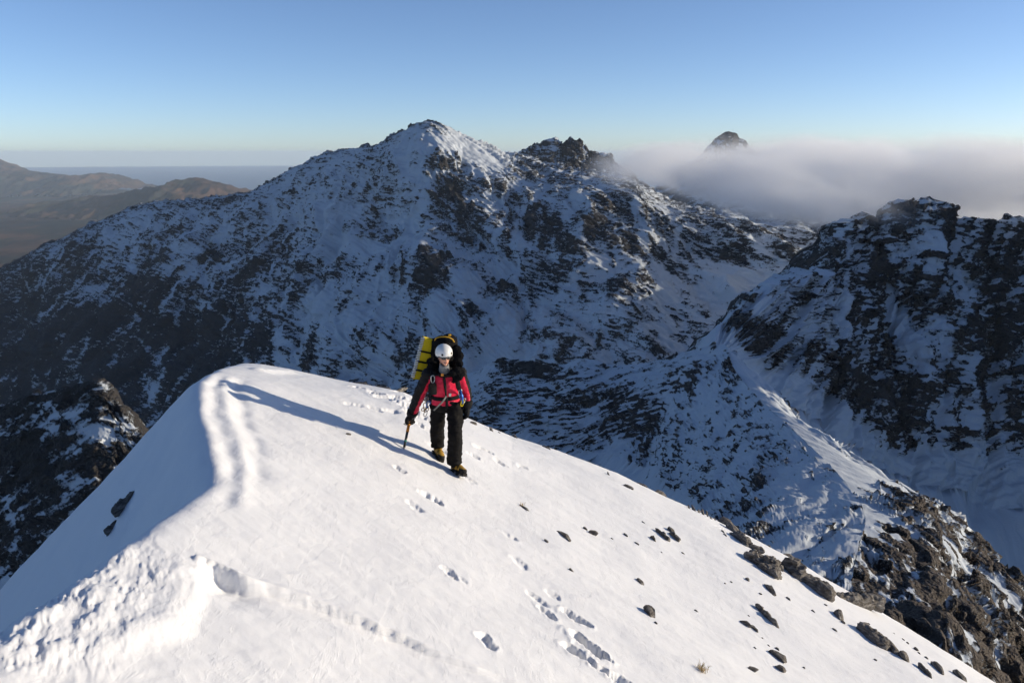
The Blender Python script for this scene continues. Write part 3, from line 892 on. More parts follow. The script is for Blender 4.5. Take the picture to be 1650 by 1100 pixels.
def face_centres(me):
    a = np.empty(len(me.polygons) * 3, np.float32); me.polygons.foreach_get('center', a); return a.reshape(-1, 3)

def set_mats(me, idx):
    me.polygons.foreach_set('material_index', idx.astype(np.int32))

# ------------------------------------------------------------------ materials of the climber
M_red = simple('red_shell_fabric', (0.60, 0.010, 0.050), 0.55, 0.3, bump=0.004, bscale=60)
M_black = simple('black_shell_fabric', (0.011, 0.011, 0.012), 0.75, 0.12, var=0.3, bump=0.004, bscale=70)
M_trs = simple('black_trouser_fabric', (0.0085, 0.008, 0.008), 0.8, 0.10, var=0.5, scale=9, bump=0.006, bscale=40)
M_grey = simple('grey_fleece', (0.20, 0.20, 0.20), 0.9, 0.1, bump=0.003)
M_fur = simple('black_pile', (0.008, 0.008, 0.009), 1.0, 0.02, var=0.4, bump=0.01, bscale=90)
M_skin = simple('skin', (0.56, 0.30, 0.21), 0.5, 0.35, var=0.10, scale=40, bump=0.001)
M_lips = simple('lip_skin', (0.36, 0.13, 0.10), 0.5, 0.3)
M_helmet = simple('white_helmet_shell', (0.66, 0.66, 0.64), 0.35, 0.5, var=0.05, scale=14)
M_plastic = simple('dark_plastic', (0.02, 0.02, 0.022), 0.4, 0.5)
M_lens = simple('dark_lens', (0.010, 0.009, 0.010), 0.12, 0.7)
M_boot = simple('yellow_boot_leather', (0.38, 0.22, 0.03), 0.6, 0.3, var=0.3, scale=40, bump=0.003)
M_sole = simple('black_rubber', (0.018, 0.017, 0.016), 0.8, 0.2)
M_steel = simple('worn_steel', (0.42, 0.42, 0.42), 0.35, 0.5, metal=0.9)
M_orange = simple('orange_grip', (0.62, 0.22, 0.02), 0.5, 0.4)
M_shaft = simple('dark_axe_shaft', (0.035, 0.036, 0.038), 0.4, 0.5)
M_teal = simple('teal_tape', (0.02, 0.22, 0.16), 0.5, 0.3)
M_blue = simple('blue_anodised', (0.03, 0.12, 0.42), 0.35, 0.5, metal=0.5)
M_yel = simple('yellow_foam', (0.62, 0.47, 0.015), 0.7, 0.2, var=0.10)
M_wht = simple('pale_foam_edge', (0.62, 0.62, 0.60), 0.7, 0.2)
M_pack = simple('black_pack_fabric', (0.008, 0.0075, 0.008), 0.85, 0.08, var=0.35, scale=20, bump=0.008, bscale=45)
M_strap = simple('black_webbing', (0.009, 0.009, 0.010), 0.8, 0.1)
M_gstrap = simple('grey_webbing', (0.16, 0.155, 0.15), 0.8, 0.1)
M_piping = simple('ochre_piping', (0.42, 0.24, 0.02), 0.6, 0.2)
M_brass = simple('brown_anodised', (0.28, 0.17, 0.07), 0.35, 0.5, metal=0.6)

# ------------------------------------------------------------------ the climber
GF = near_hit(736, 763)            # front foot on the snow
GB = near_hit(705, 736)            # rear foot on the snow
TIP = near_hit(650, 725)           # where the axe spike meets the snow
YM = 0.5 * (GF[1] + GB[1])
def J(px, py, dy=0.0): return V(at(px, py, YM + dy))
BASE = V((GF + GB) / 2)
YAW = R(22)
FWD = Vector((math.sin(YAW), -math.cos(YAW), 0))
SIDE = Vector((math.cos(YAW), math.sin(YAW), 0))
UP = Vector((0, 0, 1))
HROT = Matrix((SIDE, -FWD, UP)).transposed()      # local x = picture right, y = away, z = up

HEAD = 0.86
person = empty('person', BASE)
tag(person, 'climber in red and black jacket and white helmet walking up the snow with an axe', 'person')

def build_person():
    hd = J(715.6, 573.5, -0.13)
    tilt = (HROT @ Matrix.Rotation(R(5), 3, 'X')) * HEAD      # chin down
    sh_l, sh_r = J(691, 602.5, -0.03), J(741, 601.5, 0.03)
    el_l, el_r = J(674, 640, 0.10), J(751.5, 636, 0.10)
    wr_l, wr_r = J(663.5, 668, 0.22), J(752.5, 654, 0.0)
    hip_l, hip_r = J(706.5, 655, 0.06), J(733.5, 654, 0.0)
    kn_l, kn_r = J(704.5, 694, 0.13), J(733.5, 701, -0.20)
    an_l, an_r = V(GB) + Vector((0.0, 0.03, 0.13)), V(GF) + Vector((-0.03, 0.02, 0.13))
    nk = J(715.5, 593, -0.04)
    # --- body under the clothes, with the head: one skin
    bm = bmesh.new()
    ball(bm, hd, (0.077, 0.098, 0.115), 4, tilt)
    L = lambda x, y, z: hd + tilt @ Vector((x, y, z))
    ball(bm, L(0, -0.035, -0.075), (0.050, 0.055, 0.050), 3, tilt)      # jaw
    ball(bm, L(0, -0.076, -0.107), (0.024, 0.020, 0.020), 2, tilt)      # chin
    tube(bm, [L(0, -0.088, 0.005), L(0, -0.108, -0.030), L(0, -0.104, -0.042), L(0, -0.085, -0.046)], [0.012, 0.017, 0.018, 0.012], SIDE, 10)   # nose
    for sx in (-1, 1):
        ball(bm, L(0.040 * sx, -0.068, -0.030), (0.024, 0.022, 0.020), 2, tilt)      # cheek
        ball(bm, L(0.079 * sx, 0.012, -0.022), (0.009, 0.020, 0.032), 2, tilt)       # ear
        ball(bm, L(0.034 * sx, -0.088, 0.016), (0.024, 0.012, 0.008), 2, tilt)       # brow
    ball(bm, L(0, -0.092, -0.071), (0.024, 0.012, 0.008), 2, tilt)      # mouth
    tube(bm, [hd + Vector((0, 0.02, -0.06)), nk, J(717, 606, 0.02)], [0.055, 0.06, 0.07], SIDE)
    tube(bm, [J(716, 600, 0), J(717, 615, 0), J(719, 640, 0.02), J(720, 658, 0.03)], [(0.15, 0.09), (0.17, 0.11), (0.15, 0.10), (0.12, 0.09)], SIDE)
    tube(bm, [J(714, 602, 0), sh_l, el_l, wr_l, wr_l + (wr_l - el_l).normalized() * 0.08], [0.06, 0.055, 0.042, 0.030, 0.032], SIDE)
    tube(bm, [J(718, 602, 0), sh_r, el_r, wr_r, wr_r + (wr_r - el_r).normalized() * 0.08], [0.06, 0.055, 0.042, 0.030, 0.032], SIDE)
    tube(bm, [hip_l, kn_l, an_l, an_l - UP * 0.05], [0.060, 0.050, 0.042, 0.04], SIDE)
    tube(bm, [hip_r, kn_r, an_r, an_r - UP * 0.05], [0.060, 0.050, 0.042, 0.04], SIDE)
    me = fused('body', bm, 0.0075, 3)
    put(me, coords(me) - np.array(BASE))
    me.materials.append(M_skin); me.materials.append(M_black)
    set_mats(me, (face_centres(me)[:, 2] + BASE.z < nk.z).astype(int))
    body = link('body', me, (), person)
    bm = bmesh.new()
    tube(bm, [L(-0.026, -0.099, -0.072), L(0, -0.106, -0.071), L(0.026, -0.099, -0.072)], [(0.004, 0.005), (0.007, 0.007), (0.004, 0.005)], UP, 8)
    finish('lips', bm, M_lips, body, BASE)
    # --- sunglasses
    bm = bmesh.new()
    for sx in (-1, 1):
        c = L(0.036 * sx, -0.098, -0.004)
        ball(bm, c, (0.035, 0.012, 0.020), 3, tilt @ Matrix.Rotation(R(16 * sx), 3, 'Z'))
    tube(bm, [L(-0.02, -0.108, 0.002), L(0, -0.113, 0.004), L(0.02, -0.108, 0.002)], [0.006] * 3, UP, 8)
    sg = finish('sunglasses', bm, M_lens, person, BASE)
    for sx in (-1, 1):
        bm = bmesh.new()
        tube(bm, [L(0.066 * sx, -0.085, 0.002), L(0.080 * sx, -0.04, 0.002), L(0.083 * sx, 0.015, -0.004)], [(0.008, 0.003)] * 3, UP, 8)
        finish('temple_arm', bm, M_plastic, sg, BASE)
    # --- helmet
    hc = L(0, 0.012, 0.052)
    bm = bmesh.new()
    g = bmesh.ops.create_uvsphere(bm, u_segments=40, v_segments=24, radius=1.0)
    kill = []
    for v in bm.verts:
        x, y, z = v.co
        if z < -0.40 + 0.26 * max(0, -y): kill.append(v)
    bmesh.ops.delete(bm, geom=kill, context='VERTS')
    for v in bm.verts:
        x, y, z = v.co
        fl = 1.0 + 0.05 * max(0.0, -z)
        v.co = hc + tilt @ Vector((x * 0.122 * fl, y * 0.146 * fl, z * 0.122 - 0.010 * max(0, -y) * (z < 0.1)))
    hel = finish('helmet', bm, M_helmet, person, BASE)
    md = hel.modifiers.new('thickness', 'SOLIDIFY'); md.thickness = 0.007; md.offset = -1
    for sx, zz, yy in ((-0.50, 0.06, -0.85), (0.62, 0.14, -0.78)):
        bm = bmesh.new()
        d = Vector((sx, yy, zz)).normalized()
        c = hc + tilt @ Vector((d.x * 0.124, d.y * 0.148, d.z * 0.124))
        nn = tilt @ Vector((d.x / 0.122, d.y / 0.146, d.z / 0.122)).normalized()
        tube(bm, [c - nn * 0.006, c + nn * 0.001], [(0.015, 0.013)] * 2, UP, 14)
        finish('vent', bm, M_plastic, hel, BASE)
    bm = bmesh.new()
    rim = []
    for k in range(33):
        a = 2 * math.pi * k / 32
        y = math.sin(a); x = math.cos(a)
        z0 = -0.40 + 0.26 * max(0, -y)
        rr = math.sqrt(1 - z0 * z0)
        fl = 1.0 + 0.05 * (-z0)
        rim.append(hc + tilt @ Vector((x * rr * 0.122 * fl, y * rr * 0.146 * fl, z0 * 0.122 - 0.010 * max(0, -y))))
    tube(bm, rim, [(0.005, 0.004)] * 33, UP, 6)
    finish('rim', bm, M_grey, hel, BASE)
    bm = bmesh.new()
    for sx in (-1, 1):
        tube(bm, [L(0.095 * sx, -0.01, 0.0), L(0.078 * sx, -0.035, -0.06), L(0.03 * sx, -0.06, -0.118), L(0, -0.068, -0.126)], [(0.008, 0.003)] * 4, FWD, 8)
    finish('chin_strap', bm, M_strap, hel, BASE)
    bm = bmesh.new()
    for k, w in ((-2, .006), (-1, .008), (0, .004), (1, .007), (2, .005)):       # small print on the brow of the shell
        d = Vector((0.16 + 0.05 * k, -0.97, -0.16)).normalized()
        c = hc + tilt @ Vector((d.x * 0.1245, d.y * 0.149, d.z * 0.1245))
        block(bm, c, (w * 0.5, 0.001, 0.0035), tilt)
    finish('print', bm, M_grey, hel, BASE, False)
    # --- neck gaiter
    bm = bmesh.new()
    tube(bm, [L(0, -0.02, -0.115), J(715.6, 594.5, -0.10), J(716, 600, -0.10), J(716.2, 607, -0.08)], [(0.055, 0.060), (0.066, 0.07), (0.066, 0.062), (0.05, 0.05)], SIDE, 18)
    me = fused('neck_gaiter', bm, 0.006, 3)
    put(me, coords(me) - np.array(BASE)); link('neck_gaiter', me, M_grey, person)
    # --- jacket
    bm = bmesh.new()
    tube(bm, [J(719.5, 649, 0.03), J(719.5, 642, 0.03), J(719, 634, 0.02), J(718, 622, 0.0), J(717, 610, -0.02), J(716.5, 602, -0.02), J(716, 596, -0.02), J(715.5, 592.5, -0.02)],
         [(0.195, 0.145), (0.192, 0.145), (0.180, 0.140), (0.195, 0.150), (0.205, 0.150), (0.190, 0.135), (0.135, 0.105), (0.085, 0.085)], SIDE, 24)
    def sleeve(a, b, c, pre):
        m1 = a.lerp(b, 0.5); m2 = b.lerp(c, 0.5)
        tube(bm, [pre, a, m1, b, m2, c], [0.085, 0.088, 0.080, 0.073, 0.066, 0.055], SIDE, 16)
        ball(bm, a, 0.088)
    sleeve(sh_l, el_l, wr_l, J(706, 602, -0.02)); sleeve(sh_r, el_r, wr_r, J(727, 602, 0))
    me = fused('jacket', bm, 0.011, 5)
    a = coords(me); n = normals_of(me)
    f = fbm3(a * np.array([9, 9, 15]) + 3.0, 4, 0.55)
    fold = 1 - np.abs(fbm3(a * np.array([7, 7, 22]) + 11, 2))
    a = a + n * (0.008 * f + 0.011 * (fold - 0.6))[:, None]
    put(me, a - np.array(BASE))
    me.materials.append(M_red); me.materials.append(M_black)
    fc = face_centres(me) + np.array(BASE)
    def seg_out(fc, p, q):
        p = np.array(p); q = np.array(q); d = q - p; t = np.clip(((fc - p) @ d) / (d @ d), 0, 1)
        return fc - p - t[:, None] * d, t
    idx = np.zeros(len(fc), int)
    out_x = np.array(SIDE)
    mid = fc @ out_x - np.dot(np.array(J(717, 610)), out_x)
    zc = fc[:, 2]
    z_yoke = J(717, 603).z
    idx[(zc > z_yoke + 0.02 * np.abs(mid) / 0.1)] = 1
    for a_, b_, c_, sg_ in ((sh_l, el_l, wr_l, -1), (sh_r, el_r, wr_r, 1)):
        arm = (mid * sg_ > 0.155)
        o1, t1 = seg_out(fc, a_, b_); o2, t2 = seg_out(fc, b_, c_)
        use = (np.linalg.norm(o1, axis=1) < np.linalg.norm(o2, axis=1))
        o = np.where(use[:, None], o1, o2)
        outw = o @ out_x * sg_
        idx[arm & (outw > (0.012 if sg_ < 0 else 0.028))] = 1
        back = (o @ np.array(FWD)) < -0.03
        idx[arm & back] = 1
    idx[(np.abs(mid) < 0.15) & ((fc - np.array(J(717, 610))) @ np.array(FWD) < -0.02)] = 1
    set_mats(me, idx)
    jk = link('jacket', me, (), person)
    bm = bmesh.new()
    zp = [J(715.2, 604, -0.205), J(716, 612, -0.205), J(717.2, 622, -0.195), J(718.2, 632, -0.18), J(718.8, 640, -0.17)]
    tube(bm, zp, [(0.013, 0.012), (0.018, 0.012), (0.018, 0.012), (0.014, 0.012), (0.010, 0.012)], SIDE, 8)
    finish('zip', bm, M_black, jk, BASE)
    bm = bmesh.new()
    tube(bm, [J(703, 599, -0.09), J(709, 604.5, -0.15), J(716, 606, -0.16), J(724, 603.5, -0.13), J(729, 598, -0.07)], [(0.030, 0.025), (0.028, 0.022), (0.022, 0.02), (0.028, 0.022), (0.03, 0.025)], UP, 10)
    finish('collar', bm, M_black, jk, BASE)
    # --- trousers
    bm = bmesh.new()
    tube(bm, [J(719.5, 640, 0.03), J(719.8, 648, 0.03), J(720, 656, 0.04), J(720, 660, 0.04)], [(0.175, 0.135), (0.185, 0.14), (0.182, 0.14), (0.13, 0.12)], SIDE, 22)
    def leg(h, k, a, r):
        c = k.lerp(a, 0.5) + Vector((0, 0.02, 0))
        tube(bm, [h + UP * 0.03, h.lerp(k, 0.3), h.lerp(k, 0.7), k, c, a + UP * 0.055, a + UP * 0.0], [r[0], r[1], r[2], r[3], r[4], r[5], r[5] * 0.96], SIDE, 18)
    leg(hip_l, kn_l, an_l, (0.098, 0.096, 0.090, 0.088, 0.086, 0.086)); leg(hip_r, kn_r, an_r, (0.098, 0.098, 0.094, 0.092, 0.092, 0.092))
    me = fused('trousers', bm, 0.011, 4)
    a = coords(me); n = normals_of(me)
    a = a + n * (0.012 * fbm3(a * np.array([8, 8, 12]) + 31, 4, 0.55) + 0.016 * (0.4 - np.abs(fbm3(a * np.array([6, 6, 20]) + 5, 2))))[:, None]
    put(me, a - np.array(BASE))
    tr = link('trousers', me, M_trs, person)
    # --- boots
    def boot(g, yaw, pitch, roll):
        rot = Matrix.Rotation(yaw, 3, 'Z') @ Matrix.Rotation(pitch, 3, 'X') @ Matrix.Rotation(roll, 3, 'Y')
        B = lambda x, y, z: V(g) + rot @ Vector((x, y, z))
        bm = bmesh.new()
        tube(bm, [B(0, 0.115, 0.060), B(0, 0.09, 0.062), B(0, 0.0, 0.066), B(0, -0.09, 0.058), B(0, -0.155, 0.048), B(0, -0.185, 0.042)],
             [(0.028, 0.030), (0.042, 0.046), (0.046, 0.052), (0.050, 0.042), (0.046, 0.034), (0.022, 0.018)], rot @ Vector((1, 0, 0)), 16)
        tube(bm, [B(0, 0.055, 0.05), B(0, 0.05, 0.11), B(0, 0.05, 0.17), B(0, 0.055, 0.20)], [(0.050, 0.062), (0.054, 0.066), (0.058, 0.068), (0.056, 0.066)], rot @ Vector((1, 0, 0)), 16)
        me = fused('boot', bm, 0.008, 4)
        me.materials.append(M_boot); me.materials.append(M_sole)
        fc = face_centres(me); inv = np.array(rot.inverted())
        lc = (fc - np.asarray(g)) @ inv.T
        set_mats(me, ((lc[:, 2] < 0.045) | ((lc[:, 1] < -0.10) & (lc[:, 2] < 0.075))).astype(int))
        put(me, coords(me) - np.array(BASE))
        bo = link('boot', me, (), person)
        bm = bmesh.new()
        prof = [(0.045, 0.125), (0.048, 0.05), (0.044, 0.0), (0.055, -0.08), (0.052, -0.14), (0.030, -0.185), (-0.030, -0.185), (-0.052, -0.14), (-0.055, -0.08), (-0.044, 0.0), (-0.048, 0.05), (-0.045, 0.125)]
        lo = [bm.verts.new(B(x, y, -0.012)) for x, y in prof]; hi = [bm.verts.new(B(x, y, 0.026)) for x, y in prof]
        bm.faces.new(lo); bm.faces.new(hi)
        for k in range(len(prof)): bm.faces.new((lo[k], lo[(k + 1) % 12], hi[(k + 1) % 12], hi[k]))
        finish('sole', bm, M_sole, bo, BASE, False)
        bm = bmesh.new()
        tube(bm, [B(-0.052, -0.07, 0.03), B(-0.040, -0.06, 0.09), B(0, -0.055, 0.112), B(0.040, -0.06, 0.09), B(0.052, -0.07, 0.03)], [(0.010, 0.004)] * 5, rot @ Vector((0, 1, 0)), 8)
        finish('crampon_strap', bm, M_strap, bo, BASE)
        bm = bmesh.new()
        for yy in (0.01, -0.02, -0.05):
            tube(bm, [B(-0.03, yy, 0.125 + yy * 0.5), B(0, yy - 0.022, 0.135 + yy * 0.5), B(0.03, yy, 0.125 + yy * 0.5)], [0.005] * 3, UP, 6)
        finish('lace', bm, M_piping, bo, BASE)
        for sx in (-1, 1):
            for yy in (-0.13, -0.03, 0.09):
                bm = bmesh.new()
                tube(bm, [B(0.045 * sx, yy, 0.02), B(0.052 * sx, yy, -0.005), B(0.050 * sx, yy - 0.004, -0.040)], [(0.008, 0.004), (0.008, 0.004), (0.002, 0.002)], rot @ Vector((0, 1, 0)), 6)
                finish('crampon_point', bm, M_steel, bo, BASE, False)
    boot(GF + np.array([0, 0, 0.015]), R(38), R(-6), R(14)); boot(GB + np.array([0, 0, 0.015]), R(22), R(4), R(14))
    # --- gloves with five fingers each
    def glove(w, d, palm_n, grip, axis):
        """w: wrist, d: direction of the hand, palm_n: where the palm looks, grip: finger curl, axis: across the knuckles"""
        d = d.normalized(); axis = (axis - d * axis.dot(d)).normalized(); pn = d.cross(axis).normalized()
        if pn.dot(palm_n) < 0: pn = -pn
        bm = bmesh.new()
        tube(bm, [w - d * 0.055, w - d * 0.02, w + d * 0.015], [(0.060, 0.056), (0.058, 0.052), (0.045, 0.040)], axis, 14)
        tube(bm, [w, w + d * 0.035, w + d * 0.075, w + d * 0.098], [(0.038, 0.030), (0.050, 0.028), (0.052, 0.026), (0.046, 0.022)], axis, 14)
        for k, (o, ln) in enumerate(((-0.036, 0.060), (-0.012, 0.070), (0.013, 0.066), (0.036, 0.052))):
            p = w + d * 0.088 + axis * o; dd = d.copy(); pts = [p - d * 0.02, p]
            for j in range(3):
                dd = (Matrix.Rotation(grip[j] if d.cross(pn).dot(axis) > 0 else -grip[j], 3, axis) @ dd)
                p = p + dd * ln * (0.42, 0.32, 0.26)[j]; pts.append(p)
            tube(bm, pts, [0.0145, 0.0145, 0.0135, 0.0125, 0.009], axis, 10)
        p = w + d * 0.03 - axis * 0.040
        tube(bm, [p + axis * 0.01, p - axis * 0.014 + d * 0.02 + pn * 0.010, p - axis * 0.016 + d * 0.045 + pn * 0.026, p - axis * 0.006 + d * 0.062 + pn * 0.040], [0.018, 0.017, 0.015, 0.010], axis, 10)
        me = fused('glove', bm, 0.0055, 2)
        a = coords(me); n = normals_of(me)
        a = (a - np.array(w)) * 1.22 + np.array(w)
        put(me, a + n * (0.006 + 0.003 * fbm3(a * 40, 3))[:, None] - np.array(BASE))
        link('glove', me, M_black, person)
    ax_top = wr_l + (wr_l - el_l).normalized() * 0.10
    glove(wr_l, (ax_top - wr_l), Vector((0.25, -0.6, 0)), (1.05, 1.1, 0.8), Vector((0.75, 0.55, 0.1)))
    glove(wr_r, Vector((-0.05, -0.10, -1)), Vector((-1, 0.1, 0)), (0.45, 0.5, 0.4), Vector((0.25, -0.95, 0)))
    # --- harness and what hangs from it
    bm = bmesh.new()
    c0 = J(719.3, 637, 0.02)
    ringp = [c0 + SIDE * (0.192 * math.cos(a)) + FWD * (0.152 * math.sin(a)) for a in np.linspace(0, 2 * math.pi, 29)]
    tube(bm, ringp, [(0.026, 0.010)] * 29, UP, 8)
    har = finish('harness', bm, M_strap, person, BASE)
    bm = bmesh.new(); block(bm, J(725, 636, -0.155), (0.016, 0.006, 0.020), HROT, 0.003); finish('buckle', bm, M_steel, har, BASE, False)
    bm = bmesh.new(); tube(bm, [J(719.5, 638, -0.18), J(714, 646, -0.185), J(707, 653, -0.18), J(699, 661, -0.17)], [(0.013, 0.003)] * 4, SIDE, 8); finish('strap_tail', bm, M_gstrap, har, BASE)
    bm = bmesh.new(); tube(bm, [J(719.5, 640, -0.16), J(720, 652, -0.15), J(720, 661, -0.10)], [(0.018, 0.006)] * 3, SIDE, 8); finish('belay_loop', bm, M_strap, har, BASE)
    def carabiner(c, h, w, ang, mat, r=0.0055):
        bm = bmesh.new()
        rot = HROT @ Matrix.Rotation(ang, 3, 'Y')
        pts = []
        for k in range(21):
            a = 2 * math.pi * k / 20
            x = math.copysign(abs(math.cos(a)) ** 0.7, math.cos(a)) * w * (1 + 0.2 * math.sin(a)); z = math.copysign(abs(math.sin(a)) ** 0.8, math.sin(a)) * h
            pts.append(V(c) + rot @ Vector((x, 0, z)))
        tube(bm, pts, [r] * 21, FWD, 8)
        finish('carabiner', bm, mat, har, BASE)
    carabiner(J(685.5, 666, 0.0), 0.040, 0.020, 0.25, M_steel)
    carabiner(J(688, 645, -0.02), 0.045, 0.022, -0.2, M_steel); carabiner(J(690, 651, -0.03), 0.042, 0.020, 0.4, M_blue); carabiner(J(685, 654, 0.0), 0.042, 0.022, 0.1, M_brass)
    carabiner(J(687, 660, -0.01), 0.036, 0.020, 0.9, M_brass); carabiner(J(683, 659, 0.0), 0.034, 0.018, 1.3, M_brass)
    carabiner(J(741.5, 632, -0.12), 0.040, 0.020, 0.15, M_steel); carabiner(J(744, 641, -0.13), 0.045, 0.020, -0.2, M_blue); carabiner(J(745, 649, -0.13), 0.042, 0.018, 0.25, M_yel); carabiner(J(747, 646, -0.10), 0.036, 0.018, 0.5, M_steel)
    bm = bmesh.new(); tube(bm, [J(689, 637, -0.02), J(687.5, 648, -0.02), J(688.5, 658, -0.02)], [(0.012, 0.006)] * 3, SIDE, 8); finish('sling', bm, M_gstrap, har, BASE)
    bm = bmesh.new(); tube(bm, [J(742, 628, -0.12), J(745, 640, -0.14), J(746, 650, -0.13)], [(0.012, 0.006)] * 3, SIDE, 8); finish('sling', bm, M_blue, har, BASE)
    return wr_l, ax_top, L

WR_L, AX_TOP, HL = build_person()

# ------------------------------------------------------------------ rucksack with straps, pouch and hanging mitts
def build_pack():
    pk = empty('rucksack', J(717, 600, 0.28))
    O = pk.location
    tag(pk, 'tall black rucksack with ochre piping on the climber\'s back', 'rucksack')
    bm = bmesh.new()
    lean = HROT @ Matrix.Rotation(R(-10), 3, 'X')
    C = J(718, 590, 0.30)
    Lp = lambda x, y, z: C + lean @ Vector((x, y, z))
    tube(bm, [Lp(0, 0, -0.40), Lp(0, 0, -0.36), Lp(0, 0, -0.10), Lp(0, 0, 0.20), Lp(0, 0, 0.34), Lp(0, 0, 0.37)], [(0.10, 0.08), (0.165, 0.12), (0.185, 0.14), (0.185, 0.14), (0.175, 0.13), (0.15, 0.11)], SIDE, 24)
    me = fused('pack_body', bm, 0.014, 4)
    a = coords(me); n = normals_of(me)
    put(me, a + n * (0.016 * fbm3(a * 8, 4, 0.55))[:, None] - np.array(O))
    body = link('pack_body', me, M_pack, pk)
    bm = bmesh.new()
    T = J(716.5, 553, 0.26)
    ball(bm, T, (0.165, 0.16, 0.105), 4, lean)
    ball(bm, T + lean @ Vector((0.06, 0.02, 0.02)), (0.10, 0.12, 0.10), 3, lean)
    me = fused('lid', bm, 0.012, 3)
    a = coords(me); n = normals_of(me)
    put(me, a + n * (0.010 * fbm3(a * 10 + 4, 4, 0.55))[:, None] - np.array(O))
    lid = link('lid', me, M_pack, pk)
    bm = bmesh.new()
    pts = [J(700.5, 548, 0.14), J(703, 544.2, 0.105), J(709, 542.6, 0.09), J(717, 542.4, 0.085), J(724, 543.6, 0.095), J(729.5, 546.8, 0.12), J(732, 551, 0.15)]
    tube(bm, pts, [0.008] * 7, FWD, 8); finish('piping', bm, M_piping, lid, O)
    bm = bmesh.new(); block(bm, J(724.5, 539.8, 0.13), (0.020, 0.006, 0.012), HROT, 0.003); finish('tab', bm, M_piping, lid, O)
    bm = bmesh.new(); tube(bm, [J(699, 592, -0.03), J(697, 602, -0.16), J(697, 614, -0.20), J(697, 624, -0.19), J(692, 634, -0.10), J(688, 640, 0.05)], [(0.032, 0.014)] * 4 + [(0.018, 0.006)] * 2, SIDE, 10); finish('shoulder_strap', bm, M_strap, pk, O)
    bm = bmesh.new(); tube(bm, [J(733, 592, 0.0), J(735, 602, -0.14), J(737, 614, -0.17), J(739, 624, -0.15), J(743, 634, -0.05), J(746, 640, 0.08)], [(0.032, 0.014)] * 4 + [(0.018, 0.006)] * 2, SIDE, 10); finish('shoulder_strap', bm, M_strap, pk, O)
    bm = bmesh.new(); tube(bm, [J(700, 604, -0.19), J(712, 604.5, -0.225), J(724, 604.5, -0.20), J(734, 605, -0.17)], [(0.011, 0.004)] * 4, UP, 8); st = finish('chest_strap', bm, M_strap, pk, O)
    bm = bmesh.new(); block(bm, J(712.7, 603.8, -0.232), (0.016, 0.008, 0.016), HROT, 0.004); finish('buckle', bm, M_orange, st, O)
    bm = bmesh.new()      # camera pouch on the left strap of the picture
    block(bm, J(697, 626.5, -0.215), (0.050, 0.035, 0.072), HROT, 0.018); pch = finish('pouch', bm, M_strap, pk, O)
    bm = bmesh.new(); block(bm, J(697, 620.5, -0.252), (0.046, 0.006, 0.022), HROT, 0.004); finish('flap', bm, M_pack, pch, O)
    bm = bmesh.new()
    rot = HROT
    c = J(697.3, 611, -0.225)
    pts = [c + rot @ Vector((0.024 * math.cos(a) * (1 + 0.2 * math.sin(a)), 0, 0.050 * math.sin(a))) for a in np.linspace(0, 2 * math.pi, 21)]
    tube(bm, pts, [0.006] * 21, FWD, 8); finish('carabiner', bm, M_steel, pk, O)
    # black pile collar and mitt that bulge over the straps
    for nm, spots in (('pile_mitt', [(736, 598, -0.16, 0.060), (740, 606, -0.17, 0.055), (729, 601, -0.20, 0.045), (735, 610, -0.19, 0.040), (731, 614, -0.20, 0.025), (743, 601, -0.12, 0.05)]),
                      ('pile_hood', [(697, 590, -0.02, 0.065), (695, 598, -0.05, 0.06), (701, 600, -0.15, 0.035), (737, 585, 0.05, 0.070), (739, 574, 0.12, 0.065), (736, 564, 0.16, 0.06), (694, 582, 0.08, 0.05)])):
        bm = bmesh.new()
        for px, py, dy, r in spots: ball(bm, J(px, py, dy), r, 3)
        for (p0, p1) in zip(spots, spots[1:]):
            if math.hypot(p0[0] - p1[0], p0[1] - p1[1]) < 26: tube(bm, [J(*p0[:3]), J(*p1[:3])], [p0[3] * 0.6, p1[3] * 0.6], None, 8)
        if nm == 'pile_hood':
            tube(bm, [J(695, 592, 0.02), J(705, 590, 0.12), J(718, 588, 0.15), J(730, 588, 0.12), J(737, 586, 0.05)], [0.05] * 5, UP, 10)
            tube(bm, [J(695, 592, 0.02), J(694, 582, 0.08)], [0.04] * 2, None, 10)
            tube(bm, [J(701, 600, -0.15), J(695, 598, -0.05)], [0.03] * 2, None, 10)
        me = fused(nm, bm, 0.0085, 2)
        a = coords(me); n = normals_of(me)
        put(me, a + n * (0.012 * fbm3(a * 26, 4, 0.65))[:, None] - np.array(O))
        link(nm, me, M_fur, pk)
build_pack()

